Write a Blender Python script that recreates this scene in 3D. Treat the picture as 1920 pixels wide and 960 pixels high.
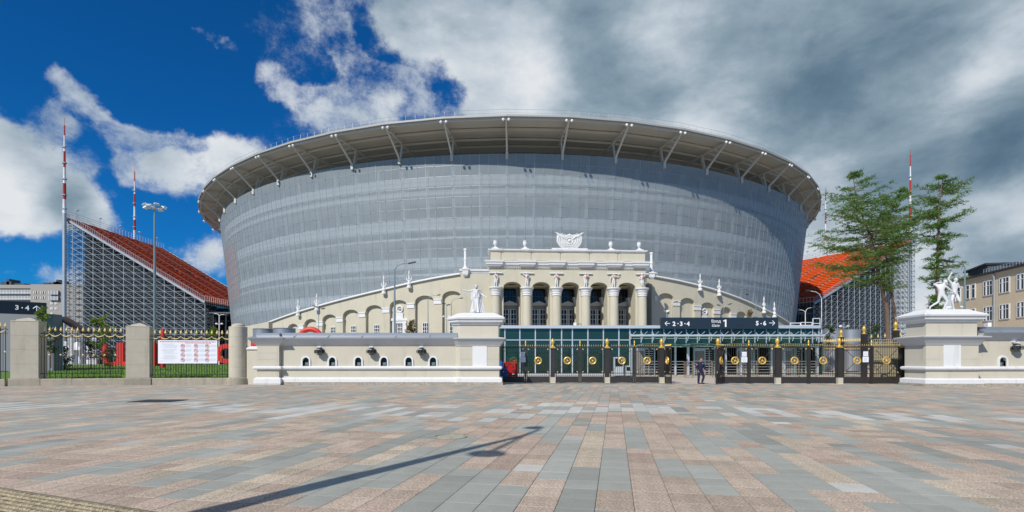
import bpy, bmesh, math, random
from mathutils import Vector, Matrix
random.seed(7)
R_ = math.radians
sin, cos, pi = math.sin, math.cos, math.pi
sc = bpy.context.scene
C = sc.collection
for o in list(bpy.data.objects): bpy.data.objects.remove(o)

# ------------------------------------------------------------------ camera
HY = 677.0                       # horizon row of the 1920x960 photograph
CAM_H = 1.55
cd = bpy.data.cameras.new('camera'); cam = bpy.data.objects.new('camera', cd); C.objects.link(cam)
cam.location = (0, 0, CAM_H); cam.rotation_euler = (R_(90), 0, 0)
cd.sensor_width = 36; cd.lens = 18.75; cd.shift_y = (HY-480)/1920
cd.clip_start = 0.1; cd.clip_end = 6000
sc.camera = cam
sc.view_settings.view_transform = 'Standard'; sc.view_settings.look = 'None'
sc.view_settings.exposure = 0.0; sc.view_settings.gamma = 1.0
sc.render.resolution_x = 1024; sc.render.resolution_y = 512

def P(px, py, d):                # photograph pixel + distance -> world point
    return Vector(((px-960)/1000*d, d, CAM_H+(HY-py)/1000*d))
def PX(px, d): return (px-960)/1000*d
def PZ(py, d): return CAM_H+(HY-py)/1000*d

# ------------------------------------------------------------------ sun + sky
SUN_AZ = R_(31.0); SUN_EL = R_(40)
sl = bpy.data.lights.new('sun', 'SUN'); so = bpy.data.objects.new('sun', sl); C.objects.link(so)
sdir = Vector((sin(SUN_AZ)*cos(SUN_EL), cos(SUN_AZ)*cos(SUN_EL), -sin(SUN_EL)))
so.rotation_euler = sdir.to_track_quat('-Z', 'Y').to_euler(); so.location = (-30, -40, 60)
sl.energy = 4.3; sl.angle = R_(0.53); sl.color = (1, 0.95, 0.87)

w = bpy.data.worlds.new('World'); sc.world = w; w.use_nodes = True
nt = w.node_tree; nt.nodes.clear()
def N(t, **k):
    n = nt.nodes.new(t)
    for a, b in k.items(): setattr(n, a, b)
    return n
def lk(a, b): nt.links.new(a, b)
def mth(op, a, b=None, clamp=False):
    n = N('ShaderNodeMath', operation=op, use_clamp=clamp)
    for i, v in enumerate((a, b)):
        if v is None: continue
        if hasattr(v, 'is_output'): lk(v, n.inputs[i])
        else: n.inputs[i].default_value = v
    return n.outputs[0]
SKY_S = 0.085
wout = N('ShaderNodeOutputWorld'); bg = N('ShaderNodeBackground'); bg.inputs[1].default_value = SKY_S
lk(bg.outputs[0], wout.inputs[0])
sky = N('ShaderNodeTexSky', sky_type='NISHITA', sun_disc=False)
sky.sun_elevation = SUN_EL; sky.sun_rotation = math.atan2(-sin(SUN_AZ), -cos(SUN_AZ)); sky.altitude = 800; sky.dust_density = 0.2; sky.ozone_density = 2.5
tc = N('ShaderNodeTexCoord'); dirv = tc.outputs['Generated']
def noise(scale, detail=8, rough=0.55, dist=0.0, src=None, off=(0, 0, 0), stretch=(1, 1, 1)):
    mp = N('ShaderNodeMapping'); lk(src or dirv, mp.inputs[0]); mp.inputs[1].default_value = off; mp.inputs[3].default_value = stretch
    n = N('ShaderNodeTexNoise'); n.inputs['Scale'].default_value = scale; n.inputs['Detail'].default_value = detail
    n.inputs['Roughness'].default_value = rough; n.inputs['Distortion'].default_value = dist
    lk(mp.outputs[0], n.inputs['Vector']); return n
# warp the direction so that the cloud outlines are ragged
wn = noise(3.2, 6, 0.6)
vs = N('ShaderNodeVectorMath', operation='SUBTRACT'); lk(wn.outputs['Color'], vs.inputs[0]); vs.inputs[1].default_value = (.5, .5, .5)
vm = N('ShaderNodeVectorMath', operation='SCALE'); lk(vs.outputs[0], vm.inputs[0]); vm.inputs['Scale'].default_value = 0.17
va = N('ShaderNodeVectorMath', operation='ADD'); lk(dirv, va.inputs[0]); lk(vm.outputs[0], va.inputs[1])
wdir = va.outputs[0]
def blobs(lst):
    acc = None
    for (px, py, r, wt) in lst:
        d = Vector(((px-960)/1000, 1, (HY-py)/1000)); L = d.length; d.normalize(); rr = r/1000/L*1.1
        dn = N('ShaderNodeVectorMath', operation='DISTANCE'); lk(wdir, dn.inputs[0]); dn.inputs[1].default_value = d
        mr = N('ShaderNodeMapRange', interpolation_type='SMOOTHSTEP'); lk(dn.outputs['Value'], mr.inputs[0])
        mr.inputs[1].default_value = 0; mr.inputs[2].default_value = rr*1.5; mr.inputs[3].default_value = wt; mr.inputs[4].default_value = 0
        acc = mr.outputs[0] if acc is None else mth('ADD', acc, mr.outputs[0])
    return acc
cover = blobs([(-60, 250, 100, 1), (20, 270, 75, 1), (70, 320, 100, 1.1), (150, 360, 80, 1), (30, 380, 70, .9), (205, 405, 34, .8), (-180, 320, 130, 1), (20, 470, 60, -1.0), (-80, 480, 90, -.9), (130, 455, 50, -.7), (10, 150, 30, -.3), (120, 205, 40, .45),
    (140, 105, 34, .42), (180, 140, 28, .36), (232, 200, 30, .5), (262, 245, 50, .7), (320, 290, 55, .85), (385, 300, 50, .9), (450, 285, 50, 1), (255, 300, 30, .45),
    (425, 95, 22, .42), (495, 118, 24, .35), (575, 205, 34, .4), (630, 230, 50, .65), (700, 225, 50, .55), (590, 8, 50, .5), (755, 205, 40, .5),
    (770, 20, 70, .9), (785, 100, 52, .8), (900, 30, 120, 1), (960, 120, 120, 1), (1010, 205, 110, 1), (920, 190, 50, .6), (1120, 100, 200, 1.2), (1320, 100, 300, 1.4), (1550, 200, 320, 1.4), (1800, 60, 380, 1.4), (1850, 330, 300, 1.2), (1600, 420, 220, 1.2), (1500, 330, 200, .8), (1650, 520, 120, .8), (1400, 300, 150, .6), (2200, 100, 500, 1.2),
    (55, 515, 75, .75), (110, 490, 55, .55), (350, 480, 75, .8), (395, 470, 50, .6), (1900, 500, 90, .5), (-400, 100, 200, .6), (300, -600, 400, .6), (1300, -500, 700, 1.2),
    (862, 190, 24, -.8), (872, 165, 18, -.5), (852, 140, 18, -.5), (838, 85, 14, -.5), (210, 60, 120, -.5), (120, 440, 60, -.2), (330, 400, 40, -.5), (1770, 500, 60, -1.2), (700, 60, 34, -.5), (740, 130, 30, -.4), (470, 190, 55, -.4), (260, 60, 200, -.3), (345, 180, 60, -.4), (220, 320, 26, -.5), (300, 420, 60, -.3), (180, 250, 20, .3), (60, 200, 30, .3), (380, 50, 40, .3), (300, 330, 60, .3), (560, 110, 60, .2), (210, 170, 50, .3), (345, 250, 40, .35), (440, 250, 40, .4), (560, 240, 60, .4), (860, 230, 60, .3), (150, 450, 60, .35), (220, 480, 60, .3)])
# loose unseen cloud behind the camera and overhead, amount set to tune ambient light
sep = N('ShaderNodeSeparateXYZ'); lk(dirv, sep.inputs[0])
back = N('ShaderNodeMapRange', interpolation_type='SMOOTHSTEP'); lk(sep.outputs[1], back.inputs[0])
back.inputs[1].default_value = 0.35; back.inputs[2].default_value = -0.1; back.inputs[3].default_value = 0; back.inputs[4].default_value = 0.28
cover = mth('ADD', cover, back.outputs[0])
top_ = N('ShaderNodeMapRange', interpolation_type='SMOOTHSTEP'); lk(sep.outputs[2], top_.inputs[0])
top_.inputs[1].default_value = .62; top_.inputs[2].default_value = .85; top_.inputs[3].default_value = 0; top_.inputs[4].default_value = .3
cover = mth('ADD', cover, top_.outputs[0])
n1 = noise(6.5, 14, 0.72, 0.1, off=(3.1, .4, 1.7), stretch=(1, 1, 1.2))
dens = mth('ADD', cover, mth('MULTIPLY', mth('SUBTRACT', n1.outputs['Fac'], 0.5), 2.9))
mr = N('ShaderNodeMapRange', interpolation_type='SMOOTHERSTEP'); lk(dens, mr.inputs[0]); mr.inputs[1].default_value = 0.16; mr.inputs[2].default_value = 1.15
wm = blobs([(110, 95, 26, .5), (145, 108, 30, .9), (180, 145, 28, .9), (215, 180, 26, .8), (235, 205, 34, .9), (262, 245, 50, 1), (300, 270, 50, 1), (340, 250, 40, .8), (310, 310, 50, 1), (350, 290, 60, 1), (400, 310, 50, 1), (440, 290, 50, .9), (250, 300, 36, .8),
    (135, 190, 40, .8), (100, 220, 60, .8), (380, 50, 22, .5), (405, 80, 24, .6), (428, 95, 24, .8), (488, 112, 30, .8), (512, 145, 34, .85), (500, 178, 28, .6), (548, 172, 34, .8), (580, 200, 50, 1), (620, 215, 50, 1), (660, 230, 60, 1), (600, 20, 60, 1), (640, 60, 36, .9), (655, 100, 30, .8), (680, 125, 36, .9), (690, 165, 50, .9), (710, 200, 50, 1), (760, 180, 50, 1), (800, 210, 60, .8), (820, 100, 34, .7), (860, 120, 34, .7),
    (60, 505, 70, .8), (110, 490, 40, .7), (350, 480, 60, .9), (395, 470, 40, .9), (30, 150, 30, .5), (1850, 470, 60, .6), (1880, 540, 60, .5)])
wmc = mth('MINIMUM', wm, 1.0)
wn2 = noise(8.5, 14, 0.70, 0.15, off=(5.1, 1.4, 2.7), stretch=(1, 1, 1.1))
ws = mth('ADD', wn2.outputs['Fac'], mth('MULTIPLY', mth('SUBTRACT', wmc, 1.0), .32))
mr2 = N('ShaderNodeMapRange', interpolation_type='SMOOTHSTEP'); lk(ws, mr2.inputs[0]); mr2.inputs[1].default_value = .40; mr2.inputs[2].default_value = .66; mr2.inputs[4].default_value = .82
alpha = mth('MAXIMUM', mr.outputs[0], mr2.outputs[0])
dark = blobs([(1430, 130, 170, .42), (1700, 30, 150, .42), (1540, 230, 130, .26), (1760, 40, 90, .2), (1740, 330, 110, .36), (1620, 400, 100, .30), (1890, 300, 70, .40), (1830, 480, 90, .35), (1560, 100, 120, .2), (2200, 50, 300, .5),
    (1130, 180, 80, .28), (1110, 60, 60, .12), (110, 330, 60, .22), (40, 240, 40, .10), (1180, 130, 130, .12), (160, 375, 50, .25), (-20, 300, 90, -.12), (60, 300, 60, -.15), (30, 400, 60, -.1), (430, 280, 60, -.1), (1000, -350, 400, .3), (650, 225, 50, .15), (320, 280, 40, .15),
    (1840, 125, 55, -.10), (1890, 90, 45, -.10), (1780, 170, 45, -.10), (1900, 370, 60, -.25), (1240, 60, 70, -.08), (1900, 200, 60, .15), (1800, 420, 60, -.2)])
n2 = noise(5.0, 10, 0.60, 0.15, off=(7.3, 2.2, 4.4), stretch=(1, 1, 1.9))
n3 = noise(2.0, 4, 0.5, 0.2, off=(1.3, 5.2, .4), stretch=(1, 1, 2.2))
shade = mth('ADD', dark, mth('MULTIPLY', mth('SUBTRACT', n2.outputs['Fac'], 0.5), 1.15))
shade = mth('ADD', shade, mth('MULTIPLY', mth('SUBTRACT', n3.outputs['Fac'], 0.5), .7))
shade = mth('ADD', shade, 0.16)
# thin cloud edges are lit through and stay bluish
cr = N('ShaderNodeValToRGB'); lk(shade, cr.inputs[0])
els = cr.color_ramp.elements
k = 1/SKY_S
cols = [(0.0, (.76, .79, .82)), (.22, (.53, .60, .67)), (.45, (.285, .375, .45)), (.70, (.145, .225, .30)), (1.0, (.070, .125, .20))]
while len(els) < len(cols): els.new(0.5)
for e, (p_, c_) in zip(els, cols): e.position = p_; e.color = (*c_, 1)
cs = N('ShaderNodeVectorMath', operation='SCALE'); lk(cr.outputs[0], cs.inputs[0]); cs.inputs['Scale'].default_value = k
tint = N('ShaderNodeMix', data_type='RGBA', blend_type='MULTIPLY'); tint.inputs[0].default_value = 1
lk(sky.outputs[0], tint.inputs[6]); tint.inputs[7].default_value = (0.05, 0.58, 1.13, 1)
mx = N('ShaderNodeMix', data_type='RGBA'); lk(alpha, mx.inputs[0]); lk(tint.outputs[2], mx.inputs[6]); lk(cs.outputs[0], mx.inputs[7])
lk(mx.outputs[2], bg.inputs[0])

# ------------------------------------------------------------------ materials
MATS = {}
def mat(name, col, rough=.7, metal=0, var=0.0, vscale=1.0, bump=0.0, bscale=30.0, spec=.5, objvar=0.0, grain=0.0, gscale=200, streak=False, coord='Object', trans=0.0, transcol=None, stain=0.0, dirt=None):
    if name in MATS: return MATS[name]
    m = bpy.data.materials.new(name); m.use_nodes = True; t = m.node_tree; b = t.nodes['Principled BSDF']
    b.inputs['Roughness'].default_value = rough; b.inputs['Metallic'].default_value = metal; b.inputs['Specular IOR Level'].default_value = spec
    def nn(ty, **k):
        n = t.nodes.new(ty)
        for a, v in k.items(): setattr(n, a, v)
        return n
    tco = nn('ShaderNodeTexCoord').outputs[coord]
    rgb = nn('ShaderNodeRGB'); rgb.outputs[0].default_value = (*col, 1); cur = rgb.outputs[0]
    def modulate(cur, fac, lo, hi):
        r = nn('ShaderNodeMapRange'); t.links.new(fac, r.inputs[0]); r.inputs[1].default_value = .25; r.inputs[2].default_value = .75
        r.inputs[3].default_value = lo; r.inputs[4].default_value = hi
        v = nn('ShaderNodeVectorMath', operation='SCALE'); t.links.new(cur, v.inputs[0]); t.links.new(r.outputs[0], v.inputs['Scale']); return v.outputs[0]
    if var:
        mp = nn('ShaderNodeMapping'); t.links.new(tco, mp.inputs[0]); mp.inputs[3].default_value = (1, 1, .25) if streak else (1, 1, 1)
        n = nn('ShaderNodeTexNoise'); n.inputs['Scale'].default_value = vscale; n.inputs['Detail'].default_value = 6; n.inputs['Roughness'].default_value = .6
        t.links.new(mp.outputs[0], n.inputs['Vector']); cur = modulate(cur, n.outputs['Fac'], 1-var, 1+var)
    if stain:
        n = nn('ShaderNodeTexNoise'); n.inputs['Scale'].default_value = .35; n.inputs['Detail'].default_value = 8; n.inputs['Roughness'].default_value = .7; n.inputs['Distortion'].default_value = 1
        g = nn('ShaderNodeNewGeometry'); t.links.new(g.outputs['Position'], n.inputs['Vector']); cur = modulate(cur, n.outputs['Fac'], 1-stain, 1+stain*.6)
    if dirt:
        mp = nn('ShaderNodeMapping'); g = nn('ShaderNodeNewGeometry'); t.links.new(g.outputs['Position'], mp.inputs[0]); mp.inputs[3].default_value = (dirt[1], dirt[1], dirt[1]*.10)
        n = nn('ShaderNodeTexNoise'); n.inputs['Scale'].default_value = 1; n.inputs['Detail'].default_value = 7; n.inputs['Roughness'].default_value = .65; t.links.new(mp.outputs[0], n.inputs['Vector'])
        r = nn('ShaderNodeMapRange', interpolation_type='SMOOTHSTEP'); t.links.new(n.outputs['Fac'], r.inputs[0]); r.inputs[1].default_value = .52; r.inputs[2].default_value = .72; r.inputs[3].default_value = 1; r.inputs[4].default_value = 1-dirt[0]
        v = nn('ShaderNodeVectorMath', operation='SCALE'); t.links.new(cur, v.inputs[0]); t.links.new(r.outputs[0], v.inputs['Scale']); cur = v.outputs[0]
    if grain:
        n = nn('ShaderNodeTexVoronoi'); n.inputs['Scale'].default_value = gscale; t.links.new(tco, n.inputs['Vector'])
        s = nn('ShaderNodeSeparateColor'); t.links.new(n.outputs['Color'], s.inputs[0]); cur = modulate(cur, s.outputs[0], 1-grain, 1+grain)
    if objvar:
        n = nn('ShaderNodeObjectInfo'); cur = modulate(cur, n.outputs['Random'], 1-objvar, 1+objvar)
    t.links.new(cur, b.inputs['Base Color'])
    if bump:
        n = nn('ShaderNodeTexNoise'); n.inputs['Scale'].default_value = bscale; n.inputs['Detail'].default_value = 5; t.links.new(tco, n.inputs['Vector'])
        bp = nn('ShaderNodeBump'); bp.inputs['Strength'].default_value = bump; bp.inputs['Distance'].default_value = .02
        t.links.new(n.outputs['Fac'], bp.inputs['Height']); t.links.new(bp.outputs[0], b.inputs['Normal'])
    if trans:
        tr = nn('ShaderNodeBsdfTransparent'); tr.inputs[0].default_value = (*(transcol or (1, 1, 1)), 1)
        ms = nn('ShaderNodeMixShader'); ms.inputs[0].default_value = trans
        t.links.new(b.outputs[0], ms.inputs[1]); t.links.new(tr.outputs[0], ms.inputs[2])
        t.links.new(ms.outputs[0], t.nodes['Material Output'].inputs[0])
    MATS[name] = m; return m
def S(r, g, b):                  # sRGB bytes -> linear
    f = lambda c: (c/255/12.92) if c/255 <= .04045 else ((c/255+.055)/1.055)**2.4
    return (f(r), f(g), f(b))
STUCCO = mat('beige_stucco', (.55, .51, .41), .9, var=.05, vscale=.7, bump=.15, bscale=60, stain=.05, dirt=(.14, 2.2))
PORT = mat('portico_stucco', (.56, .52, .405), .9, var=.05, vscale=.25, bump=.1, bscale=20, stain=.06, dirt=(.16, .9))
WHITE = mat('white_plaster', (.72, .72, .71), .7, var=.03, vscale=1.5, bump=.1, bscale=40, dirt=(.16, 2.5))
TRIMG = mat('grey_cornice_paint', (.56, .565, .57), .75, var=.04, vscale=1.2)
STATUE = mat('white_statue_paint', (.66, .66, .65), .55, var=.05, vscale=6, dirt=(.25, 7))
PILLAR = mat('pillar_stone', (.52, .475, .375), .9, var=.07, vscale=2, bump=.2, bscale=70, stain=.08, dirt=(.2, 3.0))
KERB = mat('kerb_concrete', (.38, .34, .265), .95, var=.14, vscale=3, bump=.4, bscale=50, stain=.1, dirt=(.25, 2))
GRAN = mat('plinth_granite', (.36, .32, .26), .9, var=.15, vscale=5, grain=.35, gscale=35, bump=.6, bscale=30)
ZINC = mat('zinc_sheet', (.36, .38, .41), .45, metal=.55, var=.06, vscale=1)
IRON = mat('black_iron', (.012, .012, .013), .42, spec=.5, var=.2, vscale=5)
IRONB = mat('dark_gate_steel', (.030, .026, .024), .5, var=.25, vscale=4)
GOLD = mat('gold_paint', (.72, .46, .09), .38, metal=.35)
GOLDP = mat('pale_gold_paint', (.80, .62, .26), .45, metal=.15)
GALV = mat('galvanised_steel', (.42, .47, .52), .5, metal=.35, var=.08, vscale=.6)
GALVD = mat('dark_steel_and_scaffold_shade', (.10, .125, .145), .7)  # dark steel; in the stands its dark tone paints shade on inner tubes
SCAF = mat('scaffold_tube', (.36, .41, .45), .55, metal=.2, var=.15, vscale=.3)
SEAT = mat('orange_seats', (.76, .11, .014), .5, var=.14, vscale=.5)
AISLE = mat('stand_concrete', (.30, .30, .30), .8)
ROOFC = mat('roof_soffit', (.48, .465, .41), .75, var=.05, vscale=.3, objvar=.03)
BEAM = mat('roof_beam_paint', (.56, .545, .49), .6, var=.04, vscale=.5)
RIMW = mat('rim_fascia', (.40, .39, .36), .5)
SLAB = mat('floor_slab', (.80, .82, .82), .8)
COLM = mat('inner_column_paint', (.50, .52, .52), .8)
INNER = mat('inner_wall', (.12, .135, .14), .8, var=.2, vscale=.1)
SCREEN = mat('perforated_screen', (.325, .372, .395), .5, metal=.0, spec=.5, objvar=.04, var=.05, vscale=.35, trans=.34, transcol=(.95, .98, 1))
SCREENR = mat('perforated_screen_rail', (.42, .46, .48), .45, metal=.5)
NAVY = mat('navy_sign', (.016, .030, .047), .4)
BLACKS = mat('black_sign', (.007, .012, .02), .35)
LETTER = mat('sign_lettering', (.85, .85, .85), .5)
WFRAME = mat('white_window_frame', (.80, .80, .80), .5)
WGLASS = mat('dark_window_glass', (.010, .016, .022), .12, spec=.35)
GREENG = mat('green_glass', (.026, .062, .050), .03, spec=1.2, trans=.45, transcol=(.38, .60, .50))
CANOPYG = mat('canopy_glass', (.25, .42, .36), .1, spec=.8, trans=.35, transcol=(.6, .85, .75))
ALU = mat('aluminium', (.62, .67, .72), .4, metal=.4)
STEELG = mat('green_grey_steel', (.30, .40, .38), .45, metal=.3)
STAINL = mat('stainless_steel', (.60, .60, .58), .35, metal=.7)
RED = mat('red_plastic', (.62, .015, .02), .4, var=.05, vscale=2)
REDP = mat('red_panel', (.62, .03, .02), .55, var=.08, vscale=1)
MASTR = mat('mast_red', (.42, .02, .012), .5)
MASTW = mat('mast_white', (.75, .75, .75), .5)
BLUEP = mat('blue_plastic', (.01, .13, .48), .4)
BARK = mat('bark', (.16, .105, .075), .95, var=.35, vscale=9, bump=.8, bscale=30)
GRASSG = mat('lawn_soil', (.055, .10, .018), .95, var=.3, vscale=2)
BLDG = mat('brick_beige_render', (.68, .56, .40), .9, var=.05, vscale=.5, stain=.05)
APT = mat('apartment_render', (.36, .34, .30), .9, var=.05, vscale=.05)
SLATE = mat('slate_cladding', (.055, .07, .085), .7, var=.1, vscale=1)
ROOFD = mat('dark_roof_sheet', (.035, .037, .042), .6)
GREYW = mat('grey_panel', (.20, .215, .24), .7, var=.04, vscale=.5)
BROWN = mat('brown_roof', (.06, .04, .03), .8)
LAMPD = mat('dark_lamp_metal', (.05, .055, .06), .5, metal=.3)
POLEG = mat('grey_pole_paint', (.22, .29, .31), .5, metal=.3)
ORANGE = mat('orange_cloth', (.75, .20, .10), .8)
PAPER = mat('white_sheet', (.80, .82, .85), .6)
SIGNRED = mat('sign_red_print', (.55, .01, .04), .6)
SIGNGREY = mat('sign_grey_print', (.45, .50, .58), .6)
EARTH = mat('ground_earth', (.22, .20, .165), .95, var=.15, vscale=.05)
FORE = mat('forecourt_paving', (.47, .41, .34), .9, var=.10, vscale=.9, bump=.1)

# ------------------------------------------------------------------ mesh helpers
class MB:
    def __init__(s): s.v = []; s.f = []; s.m = []; s.mi = 0
    def add(s, vs, fs):
        b = len(s.v); s.v += [tuple(v) for v in vs]; s.f += [tuple(b+i for i in f) for f in fs]; s.m += [s.mi]*len(fs); return s
    def box(s, x0, x1, y0, y1, z0, z1):
        return s.add([(x0, y0, z0), (x1, y0, z0), (x1, y1, z0), (x0, y1, z0), (x0, y0, z1), (x1, y0, z1), (x1, y1, z1), (x0, y1, z1)],
                     [(0, 3, 2, 1), (4, 5, 6, 7), (0, 1, 5, 4), (1, 2, 6, 5), (2, 3, 7, 6), (3, 0, 4, 7)])
    def obox(s, p0, p1, w, h, up=(0, 0, 1)):       # beam from p0 to p1, w wide, h high
        p0 = Vector(p0); p1 = Vector(p1); d = (p1-p0).normalized(); u = Vector(up)
        a = d.cross(u)
        if a.length < 1e-4: a = d.cross(Vector((1, 0, 0)))
        a.normalize(); u = a.cross(d); a *= w/2; u *= h/2
        vs = [p0-a-u, p0+a-u, p0+a+u, p0-a+u, p1-a-u, p1+a-u, p1+a+u, p1-a+u]
        return s.add(vs, [(0, 1, 2, 3), (7, 6, 5, 4), (0, 4, 5, 1), (1, 5, 6, 2), (2, 6, 7, 3), (3, 7, 4, 0)])
    def prism(s, poly, z0, z1):
        n = len(poly)
        return s.add([(x, y, z0) for x, y in poly]+[(x, y, z1) for x, y in poly],
                     [tuple(range(n-1, -1, -1)), tuple(range(n, 2*n))]+[(i, (i+1) % n, n+(i+1) % n, n+i) for i in range(n)])
    def tube(s, pts, r, n=6, cap=True):
        pts = [Vector(p) for p in pts]; rs = r if isinstance(r, (list, tuple)) else [r]*len(pts)
        vs = []; fs = []; ref = None
        for i, p in enumerate(pts):
            d = (pts[min(i+1, len(pts)-1)]-pts[max(i-1, 0)]).normalized()
            if ref is None: ref = Vector((0, 0, 1)) if abs(d.z) < .9 else Vector((1, 0, 0))
            a = d.cross(ref).normalized(); b = a.cross(d); ref = -d.cross(a) if False else b
            for k in range(n):
                t = 2*pi*k/n; vs.append(p+(a*cos(t)+b*sin(t))*rs[i])
            ref = b
        for i in range(len(pts)-1):
            for k in range(n): fs.append((i*n+k, i*n+(k+1) % n, (i+1)*n+(k+1) % n, (i+1)*n+k))
        if cap: fs += [tuple(range(n-1, -1, -1)), tuple((len(pts)-1)*n+k for k in range(n))]
        return s.add(vs, fs)
    def lathe(s, prof, n=16, c=(0, 0, 0), a0=0, a1=360):       # prof: (r, z)
        full = abs(a1-a0) >= 359.9; m = n if full else n+1; vs = []; fs = []
        for r, z in prof:
            for k in range(m):
                t = R_(a0+(a1-a0)*k/n); vs.append((c[0]+r*cos(t), c[1]+r*sin(t), c[2]+z))
        for i in range(len(prof)-1):
            for k in range(n):
                k2 = (k+1) % m; fs.append((i*m+k, i*m+k2, (i+1)*m+k2, (i+1)*m+k))
        if full: fs += [tuple(range(m-1, -1, -1)), tuple((len(prof)-1)*m+k for k in range(m))]
        return s.add(vs, fs)
    def sphere(s, c, r, nu=10, nv=7, sx=1, sy=1, sz=1):
        vs = []; fs = []
        for j in range(nv+1):
            a = -pi/2+pi*j/nv
            for i in range(nu):
                t = 2*pi*i/nu; vs.append((c[0]+r*sx*cos(a)*cos(t), c[1]+r*sy*cos(a)*sin(t), c[2]+r*sz*sin(a)))
        for j in range(nv):
            for i in range(nu): fs.append((j*nu+i, j*nu+(i+1) % nu, (j+1)*nu+(i+1) % nu, (j+1)*nu+i))
        return s.add(vs, fs)
    def torus(s, c, R, r, nu=20, nv=7, axis='y'):
        vs = []; fs = []
        for i in range(nu):
            t = 2*pi*i/nu
            for j in range(nv):
                q = 2*pi*j/nv; d = R+r*cos(q)
                p = {'y': (d*cos(t), r*sin(q), d*sin(t)), 'z': (d*cos(t), d*sin(t), r*sin(q)), 'x': (r*sin(q), d*cos(t), d*sin(t))}[axis]
                vs.append((c[0]+p[0], c[1]+p[1], c[2]+p[2]))
        for i in range(nu):
            for j in range(nv): fs.append((i*nv+j, ((i+1) % nu)*nv+j, ((i+1) % nu)*nv+(j+1) % nv, i*nv+(j+1) % nv))
        return s.add(vs, fs)
    def loft(s, poly, prof):                                   # rectilinear moulding round a polygon: prof (out, z)
        n = len(poly); vs = []; fs = []
        nr = []
        for i in range(n):
            a = Vector(poly[i-1]); b = Vector(poly[i]); c = Vector(poly[(i+1) % n])
            e1 = (b-a).normalized(); e2 = (c-b).normalized()
            n1 = Vector((e1.y, -e1.x)); n2 = Vector((e2.y, -e2.x)); m = (n1+n2); m = m/max(m.dot(n1), .2) if m.length > 1e-6 else n1
            nr.append(m)
        for o, z in prof:
            for p, m in zip(poly, nr): vs.append((p[0]+m.x*o, p[1]+m.y*o, z))
        for i in range(len(prof)-1):
            for k in range(n): fs.append((i*n+k, i*n+(k+1) % n, (i+1)*n+(k+1) % n, (i+1)*n+k))
        fs += [tuple(range(n-1, -1, -1)), tuple((len(prof)-1)*n+k for k in range(n))]
        return s.add(vs, fs)
    def xprof(s, prof, x0, x1):                                # closed (y,z) outline swept along x
        n = len(prof)
        return s.add([(x0, y, z) for y, z in prof]+[(x1, y, z) for y, z in prof],
                     [tuple(range(n)), tuple(range(2*n-1, n-1, -1))]+[(i, n+i, n+(i+1) % n, (i+1) % n) for i in range(n)])
    def fn(s, f): s.v = [tuple(f(*v)) for v in s.v]; return s
    def xf(s, M): s.v = [tuple(M @ Vector(v)) for v in s.v]; return s
    def mesh(s, name, mats, smooth=False, fixn=True):
        me = bpy.data.meshes.new(name); me.from_pydata(s.v, [], s.f)
        for m in (mats if isinstance(mats, (list, tuple)) else [mats]): me.materials.append(m)
        if isinstance(mats, (list, tuple)): me.polygons.foreach_set('material_index', s.m)
        if fixn:
            bm = bmesh.new(); bm.from_mesh(me); bmesh.ops.recalc_face_normals(bm, faces=bm.faces); bm.to_mesh(me); bm.free()
        if smooth:
            me.polygons.foreach_set('use_smooth', [True]*len(me.polygons))
            try: me.set_sharp_from_angle(angle=R_(40))
            except Exception: pass
        me.update(); return me
    def build(s, name, mats, parent=None, smooth=False, loc=None, fixn=True):
        o = bpy.data.objects.new(name, s.mesh(name, mats, smooth, fixn)); C.objects.link(o)
        if parent is not None: o.parent = parent
        if loc is not None: o.location = loc
        return o
def T(name, label, cat, loc=(0, 0, 0), rz=0, group=None):
    o = bpy.data.objects.new(name, None); C.objects.link(o); o.location = loc; o.rotation_euler = (0, 0, rz)
    o.empty_display_size = .2; o['label'] = label; o['category'] = cat
    if group: o['group'] = group
    return o
def tag(o, label, cat, group=None):
    o['label'] = label; o['category'] = cat
    if group: o['group'] = group
    return o
def struct(o): o['kind'] = 'structure'; return o
def stuff(o): o['kind'] = 'stuff'; return o
def inst(me, name, parent, loc=(0, 0, 0), rot=(0, 0, 0), scale=None):
    o = bpy.data.objects.new(name, me); C.objects.link(o)
    if parent is not None: o.parent = parent
    o.location = loc; o.rotation_euler = rot
    if scale: o.scale = scale
    return o
def text(s, size, mat_, parent, loc, rot=(pi/2, 0, 0), bold=0.0, shear=0.0, name='lettering', align='LEFT'):
    cu = bpy.data.curves.new(name, 'FONT'); cu.body = s; cu.size = size; cu.offset = bold; cu.extrude = .012; cu.shear = shear; cu.align_x = align; cu.resolution_u = 3
    o = bpy.data.objects.new(name, cu); C.objects.link(o); bpy.context.view_layer.update()
    me = bpy.data.meshes.new_from_object(o.evaluated_get(bpy.context.evaluated_depsgraph_get()))
    bpy.data.objects.remove(o); bpy.data.curves.remove(cu)
    me.materials.clear(); me.materials.append(mat_)
    return inst(me, name, parent, loc, rot)
def interp(tab, x):
    if x <= tab[0][0]: return tab[0][1]
    for (a, b), (c, d) in zip(tab, tab[1:]):
        if x <= c: return b+(d-b)*(x-a)/(c-a)
    return tab[-1][1]
# ================================================================== GROUND
def gz(y):                       # the forecourt rises gently behind the gates
    return interp([(0, 0), (39, 0), (50, .25), (66, .62), (95, .75)], y)
m = MB(); m.box(-1500, 1500, -600, 3000, -.6, -.12)
g = struct(m.build('ground', EARTH))
# forecourt behind the gate line
m = MB(); ys = [36.2, 39, 44, 50, 58, 66, 80, 94]
m2 = []
for a, b in zip(ys, ys[1:]):
    m.add([(-95, a, gz(a)-.03), (95, a, gz(a)-.03), (95, b, gz(b)-.03), (-95, b, gz(b)-.03)], [(0, 1, 2, 3)])
struct(m.build('forecourt', FORE, fixn=False))
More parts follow.
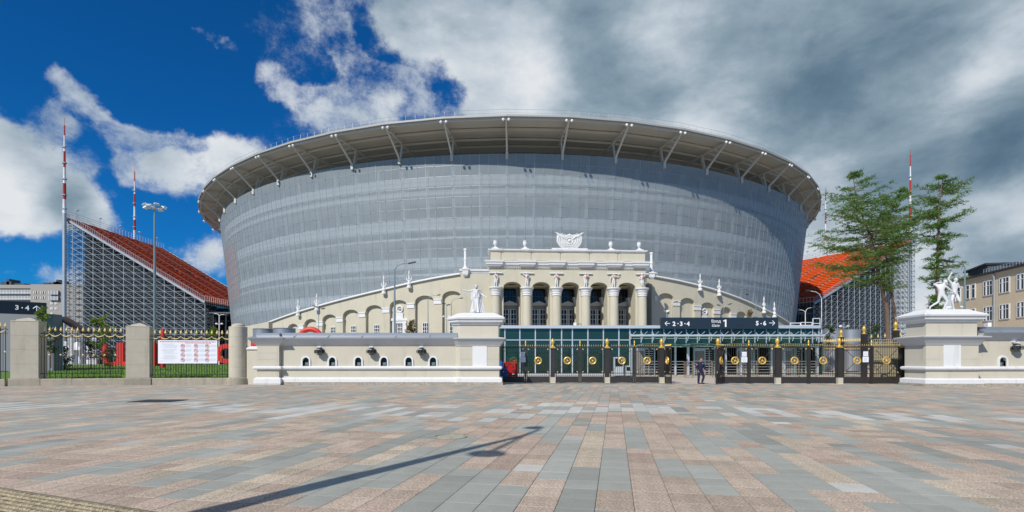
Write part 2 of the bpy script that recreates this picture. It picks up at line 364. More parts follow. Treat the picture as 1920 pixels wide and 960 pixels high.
# slabs of the forecourt just inside the gates
PV_A = R_(10.9); eu = Vector((cos(PV_A), -sin(PV_A))); ev = Vector((sin(PV_A), cos(PV_A)))
SW, SL, GAP = .41, .45, .005
m = MB(); m.box(-60, 60, -8, 36.25, -.10, -.018)
pav = struct(m.build('pavement', mat('joint_mortar', (.20, .175, .14), .95)))
kinds = {'grey': (.345, .350, .310), 'pink': (.455, .365, .285), 'sand': (.47, .395, .30), 'white': (.52, .51, .465), 'rose': (.44, .34, .27)}
PM = {}
for kname, c_ in kinds.items():
    for t_, f_ in enumerate((.86, 1.0, 1.11)):
        gr = kname in ('pink', 'sand', 'rose')
        PM[(kname, t_)] = mat('granite_%s_%s' % (kname, 'abc'[t_]), tuple(x*f_ for x in c_),   .9 if gr else .78, var=.07, vscale=3.0, grain=.26 if gr else .05, gscale=70, bump=.25, bscale=90, stain=.19, spec=.2, dirt=(.10, 1.3))
mkeys = list(PM); 
rng = random.Random(11)
def slabgeo(mb, hw, hl, z=0.0, cx=0, cy=0, ax=(1, 0), ay=(0, 1), b=.004):
    vs = []
    for (x, y, zz) in [(-hw, -hl, -.03), (hw, -hl, -.03), (hw, hl, -.03), (-hw, hl, -.03), (-hw, -hl, -b), (hw, -hl, -b), (hw, hl, -b), (-hw, hl, -b),
                       (-hw+b, -hl+b, 0), (hw-b, -hl+b, 0), (hw-b, hl-b, 0), (-hw+b, hl-b, 0)]:
        vs.append((cx+ax[0]*x+ay[0]*y, cy+ax[1]*x+ay[1]*y, z+zz))
    fs = [(8, 9, 10, 11)]
    for a, c_ in ((0, 4), (4, 8)):
        for k_ in range(4): fs.append((a+k_, a+(k_+1) % 4, c_+(k_+1) % 4, c_+k_))
    mb.add(vs, fs)
slab_me = {}
for kx in mkeys:
    q = MB(); slabgeo(q, SW/2-GAP/2, SL/2-GAP/2); slab_me[kx] = q.mesh('paving_slab', PM[kx])
slabs = []
def white_band(X, Y):            # pale slabs: where they lie in front of the gates
    u = X/Y*1000+960; py = HY+1550/Y
    c_ = interp([(0, 765), (300, 752), (500, 772), (700, 770), (900, 776), (1100, 762), (1500, 775), (1800, 786)], u)
    return abs(py-c_) < interp([(0, 10), (300, 4), (500, 12), (900, 16), (1150, 8), (1700, 7), (1830, 3)], u)
for i in range(-110, 130):
    j = -30; u0 = i*SW
    kcur = 'grey'; run = 0
    base = 'grey' if rng.random() < .46 else 'pink'
    while j < 90:
        if run <= 0:
            r_ = rng.random()
            if kcur == 'grey': kcur = rng.choices(['pink', 'rose', 'sand', 'grey'], [7, 1.5, 1.6, .3])[0]; run = rng.randint(2, 9)
            else: kcur = 'grey' if rng.random() < .68 else rng.choice(['pink', 'sand', 'rose']); run = rng.randint(3, 9) if kcur == 'grey' else rng.randint(1, 6)
            tone = rng.choice([0, 1, 1, 2])
        run -= 1; v0 = j*SL+ (0.0 if i % 2 else .0)
        X = eu.x*u0+ev.x*v0; Y = eu.y*u0+ev.y*v0; j += 1
        if Y < 3.2 or Y > 36.4 or abs(X) > 1.02*Y+1.5: continue
        if (X+6.17)*-.375+(Y-6.43)*-.927 > .16 and X < -3.0: continue      # cobbled strip in the near left corner
        kk = kcur
        if white_band(X, Y) and random.Random(i*977+(j+i*3)//3).random() < (.55 if X > 1 else .40): kk = 'white'
        elif rng.random() < .003: kk = 'white'
        if kk in ('pink', 'rose', 'sand'): tt = rng.choice([0, 1, 1, 2])
        else: tt = tone if rng.random() < .8 else 1
        slabs.append((math.hypot(X, Y), X, Y, (kk, tt), rng.uniform(-.0012, .0012)))
slabs.sort(key=lambda s_: s_[0])
vis = [s_ for s_ in slabs if s_[2] > 5.3 and abs(s_[1]) < .97*s_[2]]
near = set(id(s_) for s_ in sorted(vis, key=lambda s_: s_[2])[:290])
rest = MB()
for s_ in slabs:
    d_, X, Y, kx, dz = s_
    if id(s_) in near: inst(slab_me[kx], 'paving_slab', pav, (X, Y, dz), (0, 0, -PV_A))
    else:
        rest.mi = mkeys.index(kx); slabgeo(rest, SW/2-GAP/2, SL/2-GAP/2, dz, X, Y, eu, ev)
o = stuff(rest.build('paving_slabs', [PM[k_] for k_ in mkeys], pav, fixn=False))
# cobbled strip and dark kerb in the near left corner
cob = mat('yellow_cobble', (.30, .25, .16), .9, var=.2, vscale=9, grain=.3, gscale=60, objvar=.15, bump=.5, bscale=60)
EA = Vector((-6.17, 6.43)); dirA = Vector((.927, -.375)); nA = Vector((-.375, -.927))
def ep(a, b): q = EA+dirA*a+nA*b; return (q.x, q.y, .005)
strip = MB(); strip.add([ep(-4, .6), ep(6, .6), ep(6, -.06), ep(-4, -.06)], [(0, 1, 2, 3)])
cs_ = struct(strip.build('cobbled_strip', mat('cobble_joint', (.16, .14, .10), .95), fixn=False))
cobm = []
for q in range(4):
    k_ = MB(); a, b = .083+.006*q, .083-.005*q
    k_.loft([(-a/2, -b/2), (a/2, -b/2), (a/2, b/2), (-a/2, b/2)], [(0, -.02), (0, .0), (-.008, .012), (-.025, .018)]); cobm.append(k_.mesh('cobble', cob))
e0 = EA
cn = 0; extra = MB()
for r_ in range(6):
    for c_ in range(70):
        p = e0+dirA*(c_*.094+(r_ % 2)*.047-1.0)+nA*(r_*.092+.03)
        if p.y < 5.2 or p.y > 7.6: continue
        if cn < 290 and p.x/p.y > -.97: inst(cobm[rng.randrange(4)], 'cobble', cs_, (p.x, p.y, rng.uniform(.004, .010)), (0, 0, math.atan2(dirA.y, dirA.x)+rng.uniform(-.06, .06))); cn += 1
        else: extra.add([(p.x-.04, p.y-.04, 0), (p.x+.04, p.y-.04, 0), (p.x+.04, p.y+.04, 0), (p.x-.04, p.y+.04, 0)], [(0, 1, 2, 3)])
if extra.v: stuff(extra.build('cobbles', cob, cs_, fixn=False))
m = MB(); a_ = ep(-4, .80); b_ = ep(6, .80); m.obox((a_[0], a_[1], .01), (b_[0], b_[1], .01), .40, .07); struct(m.build('kerb', mat('dark_kerb', (.10, .10, .105), .8, var=.2, vscale=4)))
# drain cover and round manhole
dr = T('drain_grate', 'dark rectangular drain grate set flat in the paving in front of the fence', 'drain grate', (PX(297, 20.6), 20.6, 0))
m = MB(); m.box(-.82, .82, -.62, .62, .003, .010); m.build('frame', mat('grate_dark', (.045, .04, .035), .7), dr)
m = MB(); m.box(-.78, .78, -.012, .012, .010, .028); bar = m.mesh('bar', LAMPD)
for q in range(15): inst(bar, 'bar', dr, (0, -.56+q*.08, 0))
mh = T('manhole_cover', 'round paved manhole cover ringed with weeds beside the lamp shadow', 'manhole', (PX(845, 10.9), 10.9, 0))
m = MB(); m.lathe([(.30, .002), (.30, .006), (.0, .006)], 24); m.build('lid', mat('lid_stone', (.37, .35, .28), .9, grain=.3, gscale=60), mh)
m = MB(); m.torus((0, 0, .004),   .33, .010, 28, 5, 'z'); m.build('rim', mat('weed_ring', (.28, .28, .19), .95, var=.5, vscale=20), mh)

# ================================================================== STADIUM BOWL
SCX, SCY = .45, 201.7
def rim_r(ph):
    if ph > 30: return interp([(30, 103.0), (36.75, 102.6), (43, 102.2), (49, 101.6), (60, 100.8), (85, 100.9), (120, 102.5), (180, 104.1)], ph)
    return 103.2+.9*cos(R_(3.83*(ph-3))) if abs(ph-3) < 94 else 104.1
def pol(ph, r, z): t = R_(ph); return Vector((SCX+r*sin(t), SCY-r*cos(t), z))
def scr_r(z): return 93.6+(97.3-93.6)*max(0, (z-4)/38.3)**1.15
RIB0, DR_ = -.85, 360/56
stad = T('stadium_bowl', 'huge round stadium bowl wrapped in grey perforated metal screens under a flat overhanging roof ring', 'stadium', (SCX, SCY, 0))
def bw(mb, name, mt, smooth=False, fixn=True):  # build in stadium-local space
    mb.v = [(x-SCX, y-SCY, z) for x, y, z in mb.v]; return mb.build(name, mt, stad, smooth, fixn=fixn)
# screen panels
NC = 336; DP = 360/NC; rows = []
z = 2.2
while z < 41.4: rows.append((z, z+2.0)); z += 2.0
rows = [(a, min(b, 42.2)) for a, b in rows]
def panel(mb, ph, z0, z1, g=.006, th=.05):
    a0 = ph-DP/2+.003; a1 = ph+DP/2-.003
    vs = [pol(a, scr_r(zz)+o_, zz) for o_ in (0, -th) for (a, zz) in ((a0, z0+g), (a1, z0+g), (a1, z1-g), (a0, z1-g))]
    mb.add(vs, [(0, 1, 2, 3), (7, 6, 5, 4)][:1]+[])
rest = MB(); row_me = {}
for c_ in range(NC):
    ph = RIB0+DP/2+c_*DP
    ph = (ph+180) % 360-180
    for ri, (z0, z1) in enumerate(rows):
        if abs(ph+1) < 13.8 and ri >= len(rows)-11:
            if ri not in row_me:
                q = MB(); a0 = -DP/2+.003; a1 = -a0
                q.add([(scr_r(zz)*sin(R_(a)), -scr_r(zz)*cos(R_(a)), zz) for a, zz in ((a0, z0+.006), (a1, z0+.006), (a1, z1-.006), (a0, z1-.006))], [(0, 1, 2, 3)])
                row_me[ri] = q.mesh('screen_panel', SCREEN, fixn=False)
            inst(row_me[ri], 'screen_panel', stad, (0, 0, 0), (0, 0, R_(ph)))
        else: panel(rest, ph, z0, z1)
stuff(bw(rest, 'screen_panels', SCREEN, fixn=False))
m = MB()
for c_ in range(NC):
    ph = (RIB0+c_*DP+180) % 360-180
    if abs(ph) > 100: continue
    w_ = .055 if c_ % 3 == 0 else .03
    for z0, z1 in zip((2.2, 12, 22, 32), (12, 22, 32, 42.2)):
        m.obox(pol(ph, scr_r(z0)+.03, z0), pol(ph, scr_r(z1)+.03, z1), w_*2, .04, (sin(R_(ph)), -cos(R_(ph)), 0))
for z0, z1 in rows:
    for c_ in range(112):
        p0 = (RIB0+c_*DP*3+180) % 360-180
        if abs(p0) > 100: continue
        m.obox(pol(p0, scr_r(z0)+.03, z0), pol(p0+DP*3, scr_r(z0)+.03, z0), .04, .06)
stuff(bw(m, 'screen_rails', SCREENR, fixn=False))
# fixing studs on the panel corners (front half)
m = MB()
for c_ in range(NC):
    ph = (RIB0+c_*DP+180) % 360-180
    if abs(ph) > 75 or c_ % 2: continue
    for z0, z1 in rows:
        p = pol(ph, scr_r(z0)+.12, z0); s_ = .085
        m.add([p+Vector((-s_, 0, 0)), p+Vector((0, 0, -s_)), p+Vector((s_, 0, 0)), p+Vector((0, 0, s_)), p+Vector((0, -.12, 0))], [(0, 1, 4), (1, 2, 4), (2, 3, 4), (3, 0, 4)])
stuff(bw(m, 'fixing_studs', STAINL, fixn=False))
# what shows dimly through the screens: floors, columns, inner wall
def ring(mb, r_out, r_in, z0, z1, a0=-180, a1=180, step=DR_/2):
    n = max(1, int(round((a1-a0)/step))); 
    for k_ in range(n):
        p0 = a0+(a1-a0)*k_/n; p1 = a0+(a1-a0)*(k_+1)/n
        f = [pol(p0, r_out, z0), pol(p1, r_out, z0), pol(p1, r_out, z1), pol(p0, r_out, z1), pol(p0, r_in, z0), pol(p1, r_in, z0), pol(p1, r_in, z1), pol(p0, r_in, z1)]
        mb.add(f, [(0, 1, 2, 3), (5, 4, 7, 6), (3, 2, 6, 7), (1, 0, 4, 5)])
for (z0, z1) in ((36.7, 38.5), (34.9, 35.8), (28.0, 30.3), (26.2, 26.7), (20.6, 22.6), (19.0, 19.4), (13.9, 15.8), (7.5, 8.8)):
    m = MB(); ring(m, scr_r(z0)-.55, scr_r(z0)-7, z0, z1); bw(m, 'floor_slab', SLAB)
for a0, a1, za, zb_ in ((-70, -50, 18, 33), (53, 70, 10, 32)):
    m = MB(); z_ = za
    while z_ < zb_: ring(m, scr_r(z_)-.22, scr_r(z_)-.40, z_, z_+1.3, a0, a1, 1.0); z_ += 1.5
    bw(m, 'orange_seating_rear', SEAT)
m = MB(); m.obox((0, -(scr_r(2)-1.2), 2), (0, -(scr_r(41)-1.2), 41.0), .5, .5, (0, 1, 0)); colm = m.mesh('inner_column', COLM)
for k_ in range(112): inst(colm, 'inner_column', stad, (0, 0, 0), (0, 0, R_(RIB0+k_*DR_/2)))
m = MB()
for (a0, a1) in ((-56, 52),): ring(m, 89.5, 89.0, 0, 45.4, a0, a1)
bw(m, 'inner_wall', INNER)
m = MB()
rr_ = random.Random(5)
for k_ in range(160):
    a = rr_.uniform(-50, 48); z0 = rr_.choice([30.4, 22.6, 15.9, 8.9]); wdt = rr_.uniform(.6, 2.2)
    p0 = pol(a, 90+rr_.uniform(0, 1), z0); p1 = pol(a+wdt, 90, z0); hgt = rr_.uniform(1.2, 4.5)
    m.obox(p0+Vector((0, 0, hgt/2)), p1+Vector((0, 0, hgt/2)), .1, hgt)
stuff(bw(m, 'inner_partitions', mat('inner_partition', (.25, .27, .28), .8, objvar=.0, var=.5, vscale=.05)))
# roof: soffit panels, fascia, purlins, ribs
ZR = 46.6
for k_ in range(56):
    p0 = RIB0+k_*DR_; p1 = p0+DR_; pm = (p0+p1)/2
    p0 = (p0+180) % 360-180; p1 = p0+DR_
    m = MB()
    def quad(ra0, ra1, rb0, rb1, za, zb):
        m.add([pol(p0, ra0, za), pol(p1, ra1, za), pol(p1, rb1, zb), pol(p0, rb0, zb)], [(0, 1, 2, 3)])
    R0, R1 = rim_r(p0)-.25, rim_r(p1)-.25
    vs = [pol(p0, R0, ZR), pol(p1, R1, ZR), pol(p1, 84, ZR-.4), pol(p0, 84, ZR-.4)]
    m.add(vs+[v+Vector((0, 0, .25)) for v in vs], [(0, 1, 2, 3), (4, 7, 6, 5), (2, 3, 7, 6)]); bw(m, 'soffit_panel', ROOFC)
    m = MB(); R0, R1 = rim_r(p0), rim_r(p1)
    vs = [pol(p0, R0, ZR-.18), pol(p1, R1, ZR-.18), pol(p1, R1-.3, ZR-.18), pol(p0, R0-.3, ZR-.18)]
    m.add(vs+[v+Vector((0, 0, .34)) for v in vs], [(0, 1, 2, 3), (4, 7, 6, 5), (0, 4, 5, 1), (1, 5, 6, 2), (2, 6, 7, 3), (3, 7, 4, 0)]); bw(m, 'fascia', RIMW)
    if abs(p0) > 105: continue
    for fr, hh in ((.0, .35), (.3, .4), (.62, .4), (.86, .4)):
        m = MB(); ra = rim_r(p0)*(1-fr)+90*fr-.6; rb = rim_r(p1)*(1-fr)+90*fr-.6
        m.obox(pol(p0, ra, ZR-.35-fr*.3), pol(p1, rb, ZR-.35-fr*.3), .3, hh); bw(m, 'purlin', BEAM)
for k_ in range(56):
    ph = (RIB0+k_*DR_+180) % 360-180
    if abs(ph) > 105: continue
    r0 = rim_r(ph)-.5; m = MB()
    tip = pol(ph, r0, ZR-.45); wall = pol(ph, scr_r(41)-.4, 41.8); inn = pol(ph, 90, ZR-1.3)
    m.obox(tip, wall, .30, .36, (0, 0, 1)); m.obox(tip, inn, .26, .34); m.obox(pol(ph, 96.9, 41.9), pol(ph, 96.0, ZR-.9), .3, .4, (sin(R_(ph)), -cos(R_(ph)), 0))
    mid1 = tip.lerp(wall, .45); mid2 = tip.lerp(inn, .42); m.obox(mid1, mid2, .22, .28, (sin(R_(ph)), -cos(R_(ph)), 0))
    mid3 = tip.lerp(inn, .58); m.obox(wall, mid3, .2, .24, (0, 0, 1)); m.obox(wall, inn, .2, .24, (0, 0, 1))
    m.obox(pol(ph, scr_r(40)+.35, 42.3), pol(ph, scr_r(40)+.35, 41.1), .5, .5, (0, 1, 0))
    bw(m, 'roof_rib', BEAM)
    for s_ in (-.28, .28):
        m = MB(); c0 = pol(ph+s_, r0+.35, ZR-.75); m.sphere(c0, .27, 8, 5); bw(m, 'rim_lamp', mat('rim_lamp', (.85, .85, .85), .3))
# railing on the roof edge
m = MB()
for k_ in range(56*6):
    p0 = (RIB0+k_*DR_/6+180) % 360-180
    if abs(p0) > 105: continue
    a = math.floor((p0-RIB0)/DR_)*DR_+RIB0; f = (p0-a)/DR_
    q0 = pol(a, rim_r(a)-.8, ZR+.4).lerp(pol(a+DR_, rim_r(a+DR_)-.8, ZR+.4), f); m.tube([q0, q0+Vector((0, 0, 1.1))], .025, 3, False)
for k_ in range(56):
    a = (RIB0+k_*DR_+180) % 360-180
    if abs(a) > 105: continue
    for hh in (.8, 1.45): m.tube([pol(a, rim_r(a)-.8, ZR+hh), pol(a+DR_, rim_r(a+DR_)-.8, ZR+hh)], .025, 3, False)
bw(m, 'roof_railing', GALV, fixn=False)
# ================================================================== CLASSICAL FACADE
def awall(mb, x0, x1, zb, top, ops, yb, reveal=None, dx=.5, yf=0, dback=None):
    """wall with arched openings along x. ops: (xc, half width, z sill, z spring, rise). front face at yf, reveals back to yb"""
    cuts = [x0, x1]
    for xc, hw, zs, zp, rs in ops: cuts += [xc-hw*cos(pi*k/12) for k in range(13)]
    n = int((x1-x0)/dx)
    for k in range(1, n):
        xx = x0+(x1-x0)*k/n
        if all(abs(xx-xc) > hw+1e-4 for xc, hw, *_ in ops): cuts.append(xx)
    cuts = sorted(set(round(c, 5) for c in cuts))
    def arch(op, xx):
        xc, hw, zs, zp, rs = op; t = max(0, 1-((xx-xc)/hw)**2); return zp+rs*math.sqrt(t)
    for a, b in zip(cuts, cuts[1:]):
        if b-a < 1e-4: continue
        mid = (a+b)/2; op = next((o for o in ops if abs(mid-o[0]) < o[1]), None)
        if op is None: mb.add([(a, yf, zb), (b, yf, zb), (b, yf, top(b)), (a, yf, top(a))], [(0, 1, 2, 3)])
        else:
            za, zc = arch(op, a), arch(op, b)
            mb.add([(a, yf, za), (b, yf, zc), (b, yf, top(b)), (a, yf, top(a))], [(0, 1, 2, 3)])
            mb.add([(a, yf, za), (b, yf, zc), (b, yb, zc), (a, yb, za)], [(3, 2, 1, 0)])
            if op[2] > zb: mb.add([(a, yf, zb), (b, yf, zb), (b, yf, op[2]), (a, yf, op[2])], [(0, 1, 2, 3)]); mb.add([(a, yf, op[2]), (b, yf, op[2]), (b, yb, op[2]), (a, yb, op[2])], [(0, 1, 2, 3)])
        mb.add([(a, yf, top(a)), (b, yf, top(b)), (b, (dback or yb), top(b)), (a, (dback or yb), top(a))], [(0, 1, 2, 3)])
    for op in ops:
        for s in (-1, 1):
            xx = op[0]+s*op[1]; mb.add([(xx, yf, op[2]), (xx, yb, op[2]), (xx, yb, op[3]), (xx, yf, op[3])], [(0, 1, 2, 3) if s < 0 else (3, 2, 1, 0)])
fac = T('classical_facade', 'old beige stadium entrance front with white columns, arcades and sloping side wings', 'facade', (0, 0, 0))
RW = 96.6
def ph_of(px):                    # pixel column -> angle on the wing circle
    u = (px-960)/1000; lo, hi = -70, 70
    for _ in range(50):
        mid = (lo+hi)/2; p = pol(mid, RW, 0)
        if p.x/p.y < u: lo = mid
        else: hi = mid
    return lo
def wz(px, py): p = pol(ph_of(px), RW, 0); return PZ(py, p.y)
def wingmap(ph, d, z):            # d>0 = into the building
    return pol(ph, RW-d, z)
def wing(corn, arches, blocks, wins, p_in, p_out, medal):
    ctab = sorted((ph_of(a), wz(a, b)) for a, b in corn); top = lambda p: interp(ctab, p)
    ops = []
    for (cx, ty, wd) in arches:
        pc = ph_of(cx); hw = abs(ph_of(cx+wd/2)-ph_of(cx-wd/2))/2; zt = wz(cx, ty); rise = min(1.25, (hw/180*pi*RW)*.62)
        ops.append((pc, hw, .4, zt-rise, rise))
    a, b = sorted((ph_of(p_in), ph_of(p_out)))
    m = MB(); awall(m, a, b, .4, top, ops, .75, dx=.5, dback=2.2); m.fn(wingmap); m.build('wing_wall', PORT, fac, fixn=False)
    m = MB(); n = int((b-a)/.5)
    for k in range(n):
        x0 = a+(b-a)*k/n; x1 = a+(b-a)*(k+1)/n; m.add([(x0, .75, .4), (x1, .75, .4), (x1, .75, top(x1)-.3), (x0, .75, top(x0)-.3)], [(0, 1, 2, 3)])
    for xe in (a, b): m.add([(xe, 0, .4), (xe, 2.2, .4), (xe, 2.2, top(xe)), (xe, 0, top(xe))], [(0, 1, 2, 3)])
    m.fn(wingmap); m.build('blind_wall', PORT, fac, fixn=False)
    # coping
    m = MB(); prof = [(-.45, -.05), (-.45, .14), (-.30, .28), (.4, .34), (2.3, .34), (2.3, -.05)]
    xs = [a+(b-a)*k/n for k in range(n+1)]
    vs = [(x, d, top(x)+zz) for x in xs for d, zz in prof]; q = len(prof); fs = []
    for k in range(n):
        for j in range(q): fs.append((k*q+j, (k+1)*q+j, (k+1)*q+(j+1) % q, k*q+(j+1) % q))
    fs += [tuple(range(q)), tuple(n*q+j for j in range(q-1, -1, -1))]
    m.add(vs, fs); m.fn(wingmap); m.build('wing_coping', WHITE, fac)
    dgb = .0104
    for (bx, by, bwid) in blocks:                 # white impost blocks
        pc = ph_of(bx); hw = abs(ph_of(bx+bwid/2)-pc); zc = wz(bx, by)
        m = MB(); m.box(pc-hw, pc+hw, -.14, .06, zc-.42, zc+.36); m.box(pc-hw*1.08, pc+hw*1.08, -.24, .06, zc+.363, zc+.56); m.fn(wingmap); m.build('impost_block', WHITE, fac)
    for (wx, y0, y1, wd) in wins:
        pc = ph_of(wx); hw = abs(ph_of(wx+wd/2)-pc); z0, z1 = wz(wx, y1)-1.2, wz(wx, y0)
        m = MB(); m.box(pc-hw, pc+hw, .70, .74, z0, z1); m.fn(wingmap); f = m.build('window', WGLASS, fac)
        m = MB()
        for k in (-1, -.33, .33, 1): m.box(pc+hw*k*.94-.025, pc+hw*k*.94+.025, .62, .70, z0, z1)
        for k in range(5): zz = z0+(z1-z0)*k/4; m.box(pc-hw, pc+hw, .63, .69, zz-.05, zz+.05)
        m.fn(wingmap); m.build('window_frame', WFRAME, f)
    for (mx_, my, hasdoor) in medal:
        pc = ph_of(mx_); zc = wz(mx_, my); M = .593
        m = MB(); mm = MB(); mm.torus((0, 0, 0), .62, .2, 18, 6, 'y'); mm.lathe([(.3, 0), (.22, .12), (0, .16)], 12)
        mm.box(-.75, .75, -.1, .1, -2.1, -.75); mm.box(-.95, .95, -.16, .1, -2.35, -2.1)
        mm.v = [(pc+x*M, y+.6, zc+z_) for x, y, z_ in mm.v]; mm.fn(wingmap); mm.build('medallion', WHITE, fac, True)
        if hasdoor:
            z0 = .5; zt = zc-2.4
            m.box(pc-1.55*M, pc-.75*M, .4, .74, z0, zt); m.box(pc+.75*M, pc+1.55*M, .4, .74, z0, zt); m.box(pc-1.8*M, pc+1.8*M, .3, .74, zt, zt+.5); m.box(pc-.75*M, pc+.75*M, .45, .74, zt-.5, zt-.01)
            m.fn(wingmap); m.build('portal_surround', WHITE, fac)
wing([(905, 513), (865, 514), (820, 521.5), (772.5, 531), (725, 542.5), (600, 574), (562.5, 585), (506, 605), (455, 622), (440, 628)],
     [(847, 545.5, 36), (796, 554, 36), (747, 562.5, 33), (701, 572, 31), (657.5, 580.5, 30), (617.5, 589.5, 27), (582, 598, 24), (549, 607, 20), (520, 614.5, 18)],
     [(869, 559, 13), (820.5, 566, 14), (770, 574, 14), (724, 582.5, 13), (679, 591, 12), (637, 600, 12), (600, 607.5, 11), (565, 614, 9)],
     [(846, 604, 624, 9), (796, 605, 624, 11.5), (703, 609, 624, 10), (659, 611, 624, 9.5), (620, 613, 624, 9), (747, 606, 624, 9)], 906, 445, [(747, 579, True)])
wing([(1224, 518), (1227, 519), (1268, 526.5), (1309, 536), (1345, 546), (1382.5, 559), (1429, 580), (1450, 589), (1475, 604), (1486, 612)],
     [(1248.5, 549.6, 30), (1289, 558.5, 28), (1327, 567, 26), (1361, 575.7, 21), (1390, 584, 19), (1416, 594, 15)],
     [(1230, 560, 6), (1268, 569.5, 13), (1307.5, 578, 13), (1344, 585, 12), (1375, 593, 10)],
     [], 1222, 1482, [(1325, 584, True)])
m = MB(); 
# low return wall at the outer left end of the wing
pl_ = T('return_wall', 'plain beige wall end sloping down beside the grey bowl behind the round pillar', 'wall', (PX(482, 92), 92, .3))
m.add([(0, 0, 0), (2.0, 0, 0), (2.0, 0, PZ(603, 92)-.3), (0, 0, PZ(607.5, 92)-.3), (-3.4, 0, PZ(615, 92)-.3), (-3.4, 0, 0)], [(0, 1, 2, 3, 4, 5)])
k0 = len(m.v); m.v += [(x, y+1.5, z_) for x, y, z_ in m.v[:6]]; m.f += [(11, 10, 9, 8, 7, 6)]+[(i, (i+1) % 6, 6+(i+1) % 6, 6+i) for i in range(6)]; m.m += [0]*7
m.build('wall_face', PORT, pl_)

# ---- portico
PD = 100.0; PCX = PX(1067, PD); SCL = PD/1000
porq = T('entrance_portico', 'tall beige portico with six white-capped columns in the middle of the old facade', 'portico', (PCX, PD, 0), R_(3.0))
Mpi = (Matrix.Translation((PCX, PD, 0)) @ Matrix.Rotation(R_(3), 4, 'Z')).inverted()
def lx(px): return (px-1067)*SCL
def lz(py): return PZ(py, PD)
cols = [929.7, 988, 1043.5, 1098.6, 1152, 1206.4]
x0p, x1p = lx(918.5), lx(1213)
zc1, zc0 = lz(489.8), lz(501.5)      # main cornice
arches = [( (lx(943.5)+lx(977))/2 )] 
ops = []
gaps = [(944, 977), (998.5, 1031.5), (1053, 1086.5), (1108, 1140.5), (1161.5, 1194)]
for a, b in gaps: ops.append(((lx(a)+lx(b))/2, (lx(b)-lx(a))/2, .5, lz(538), .95))
m = MB(); awall(m, x0p, x1p, .5, lambda x: zc0, ops, 3.6, dx=1.5, yf=.35, dback=4); m.build('arcade_wall', PORT, porq, fixn=False)
m = MB(); m.box(x0p+.02, x0p+.03, .36, 6, .5, zc0); m.box(x1p-.03, x1p-.02, .36, 6, .5, zc0); m.build('side_wall', PORT, porq)
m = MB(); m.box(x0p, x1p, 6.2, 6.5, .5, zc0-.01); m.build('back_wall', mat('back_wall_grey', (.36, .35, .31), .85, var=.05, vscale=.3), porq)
m = MB(); m.box(x0p, x1p, 3.6, 6.2, lz(533.5), lz(533.5)+.3); m.build('vestibule_ceiling', PORT, porq)
for k, (a, b) in enumerate(gaps):    # inner piers with white capitals, seen through the arches
    xr = lx(b)+.75
    m = MB(); m.box(xr-.9, xr+.6, 4.3, 5.7, .5, lz(555)); m.build('inner_pier', PORT, porq)
    m = MB(); m.loft([(xr-.9, 4.3), (xr+.6, 4.3), (xr+.6, 5.7), (xr-.9, 5.7)], [(.02, lz(566)), (.05, lz(560)), (.2, lz(556)), (.28, lz(552)), (.05, lz(551.5))]); m.build('pier_capital', WHITE, porq)
    m = MB(); m.box(xr-.8, xr+.5, 4.4, 5.6, lz(551.5), lz(533.5)); m.build('inner_pier', PORT, porq)
    bx = lambda px: Mpi @ Vector((PX(px, 106.3), 106.3, 0))
    xl, xr2 = bx(a-1).x, bx(b-9.5).x; xc = (xl+xr2)/2; hw = (xr2-xl)/2
    zb = lambda py: PZ(py, 106.3)
    m = MB(); n = 10
    pts = [(xc-hw, zb(572)), (xc+hw, zb(572)), (xc+hw, zb(547))]+[(xc+hw*cos(pi*q/n), zb(547)+.8*sin(pi*q/n)) for q in range(1, n)]+[(xc-hw, zb(547))]
    m.prism([(x, z_) for x, z_ in pts], -6.18, -6.10); m.v = [(x, -z_, y) for x, y, z_ in m.v]; w_ = m.build('arched_window', WGLASS, porq)
    m = MB()
    for q in (-.5, 0, .5): m.box(xc+hw*q-.03, xc+hw*q+.03, 6.05, 6.1, zb(570), zb(547))
    m.box(xc-hw, xc+hw, 6.04, 6.09, zb(557)-.04, zb(557)+.04); m.build('glazing_bars', GALVD, w_)
    m = MB(); zz = [zb(573.5), zb(570.5), zb(565)]; f_ = [(xc-hw-.3, zz[0]), (xc+hw+.3, zz[0]), (xc+hw+.3, zz[1]), (xc, zz[2]), (xc-hw-.3, zz[1])]
    m.add([(x, 5.9, z_) for x, z_ in f_]+[(x, 6.1, z_) for x, z_ in f_], [(0, 1, 2, 3, 4), (9, 8, 7, 6, 5), (4, 3, 8, 9), (3, 2, 7, 8), (0, 5, 6, 1), (1, 6, 7, 2), (0, 4, 9, 5)]); m.build('pediment', WHITE, porq)
    m = MB(); m.box(xc-hw, xc+hw, 6.08, 6.17, 3, zb(581)); w_ = m.build('french_window', WGLASS, porq)
    m = MB()
    for q in (-1, -.62, -.15, .15, .62, 1): x = xc+hw*q; e_ = .11 if abs(q) == .15 else .05; m.box(x-e_, x+e_, 6.0, 6.08, 3, zb(581))
    for q in range(7): zq = zb(581)-q*.95; m.box(xc-hw, xc+hw, 6.01, 6.07, zq-.05, zq+.05)
    m.build('window_frame', WFRAME, w_)
zcap0, zcap1 = lz(555), lz(539.5)
colme = MB(); colme.lathe([(1.0, .5), (1.0, 1.0), (.86, 1.1), (.86, zcap0-3), (.82, zcap0)], 28); colme = colme.mesh('column', PORT, True)
capm = MB(); h = zcap1-zcap0
capm.lathe([(.84, 0), (.93, .02), (.93, .12), (.88, .16), (.90, .35), (1.0, .42), (.93, .5), (.95, .75), (1.08, .9), (1.02, .98), (1.22, h-.25), (1.30, h-.2), (1.30, h), (0, h)], 28); capm = capm.mesh('capital', WHITE, True)
wz_ = zc0
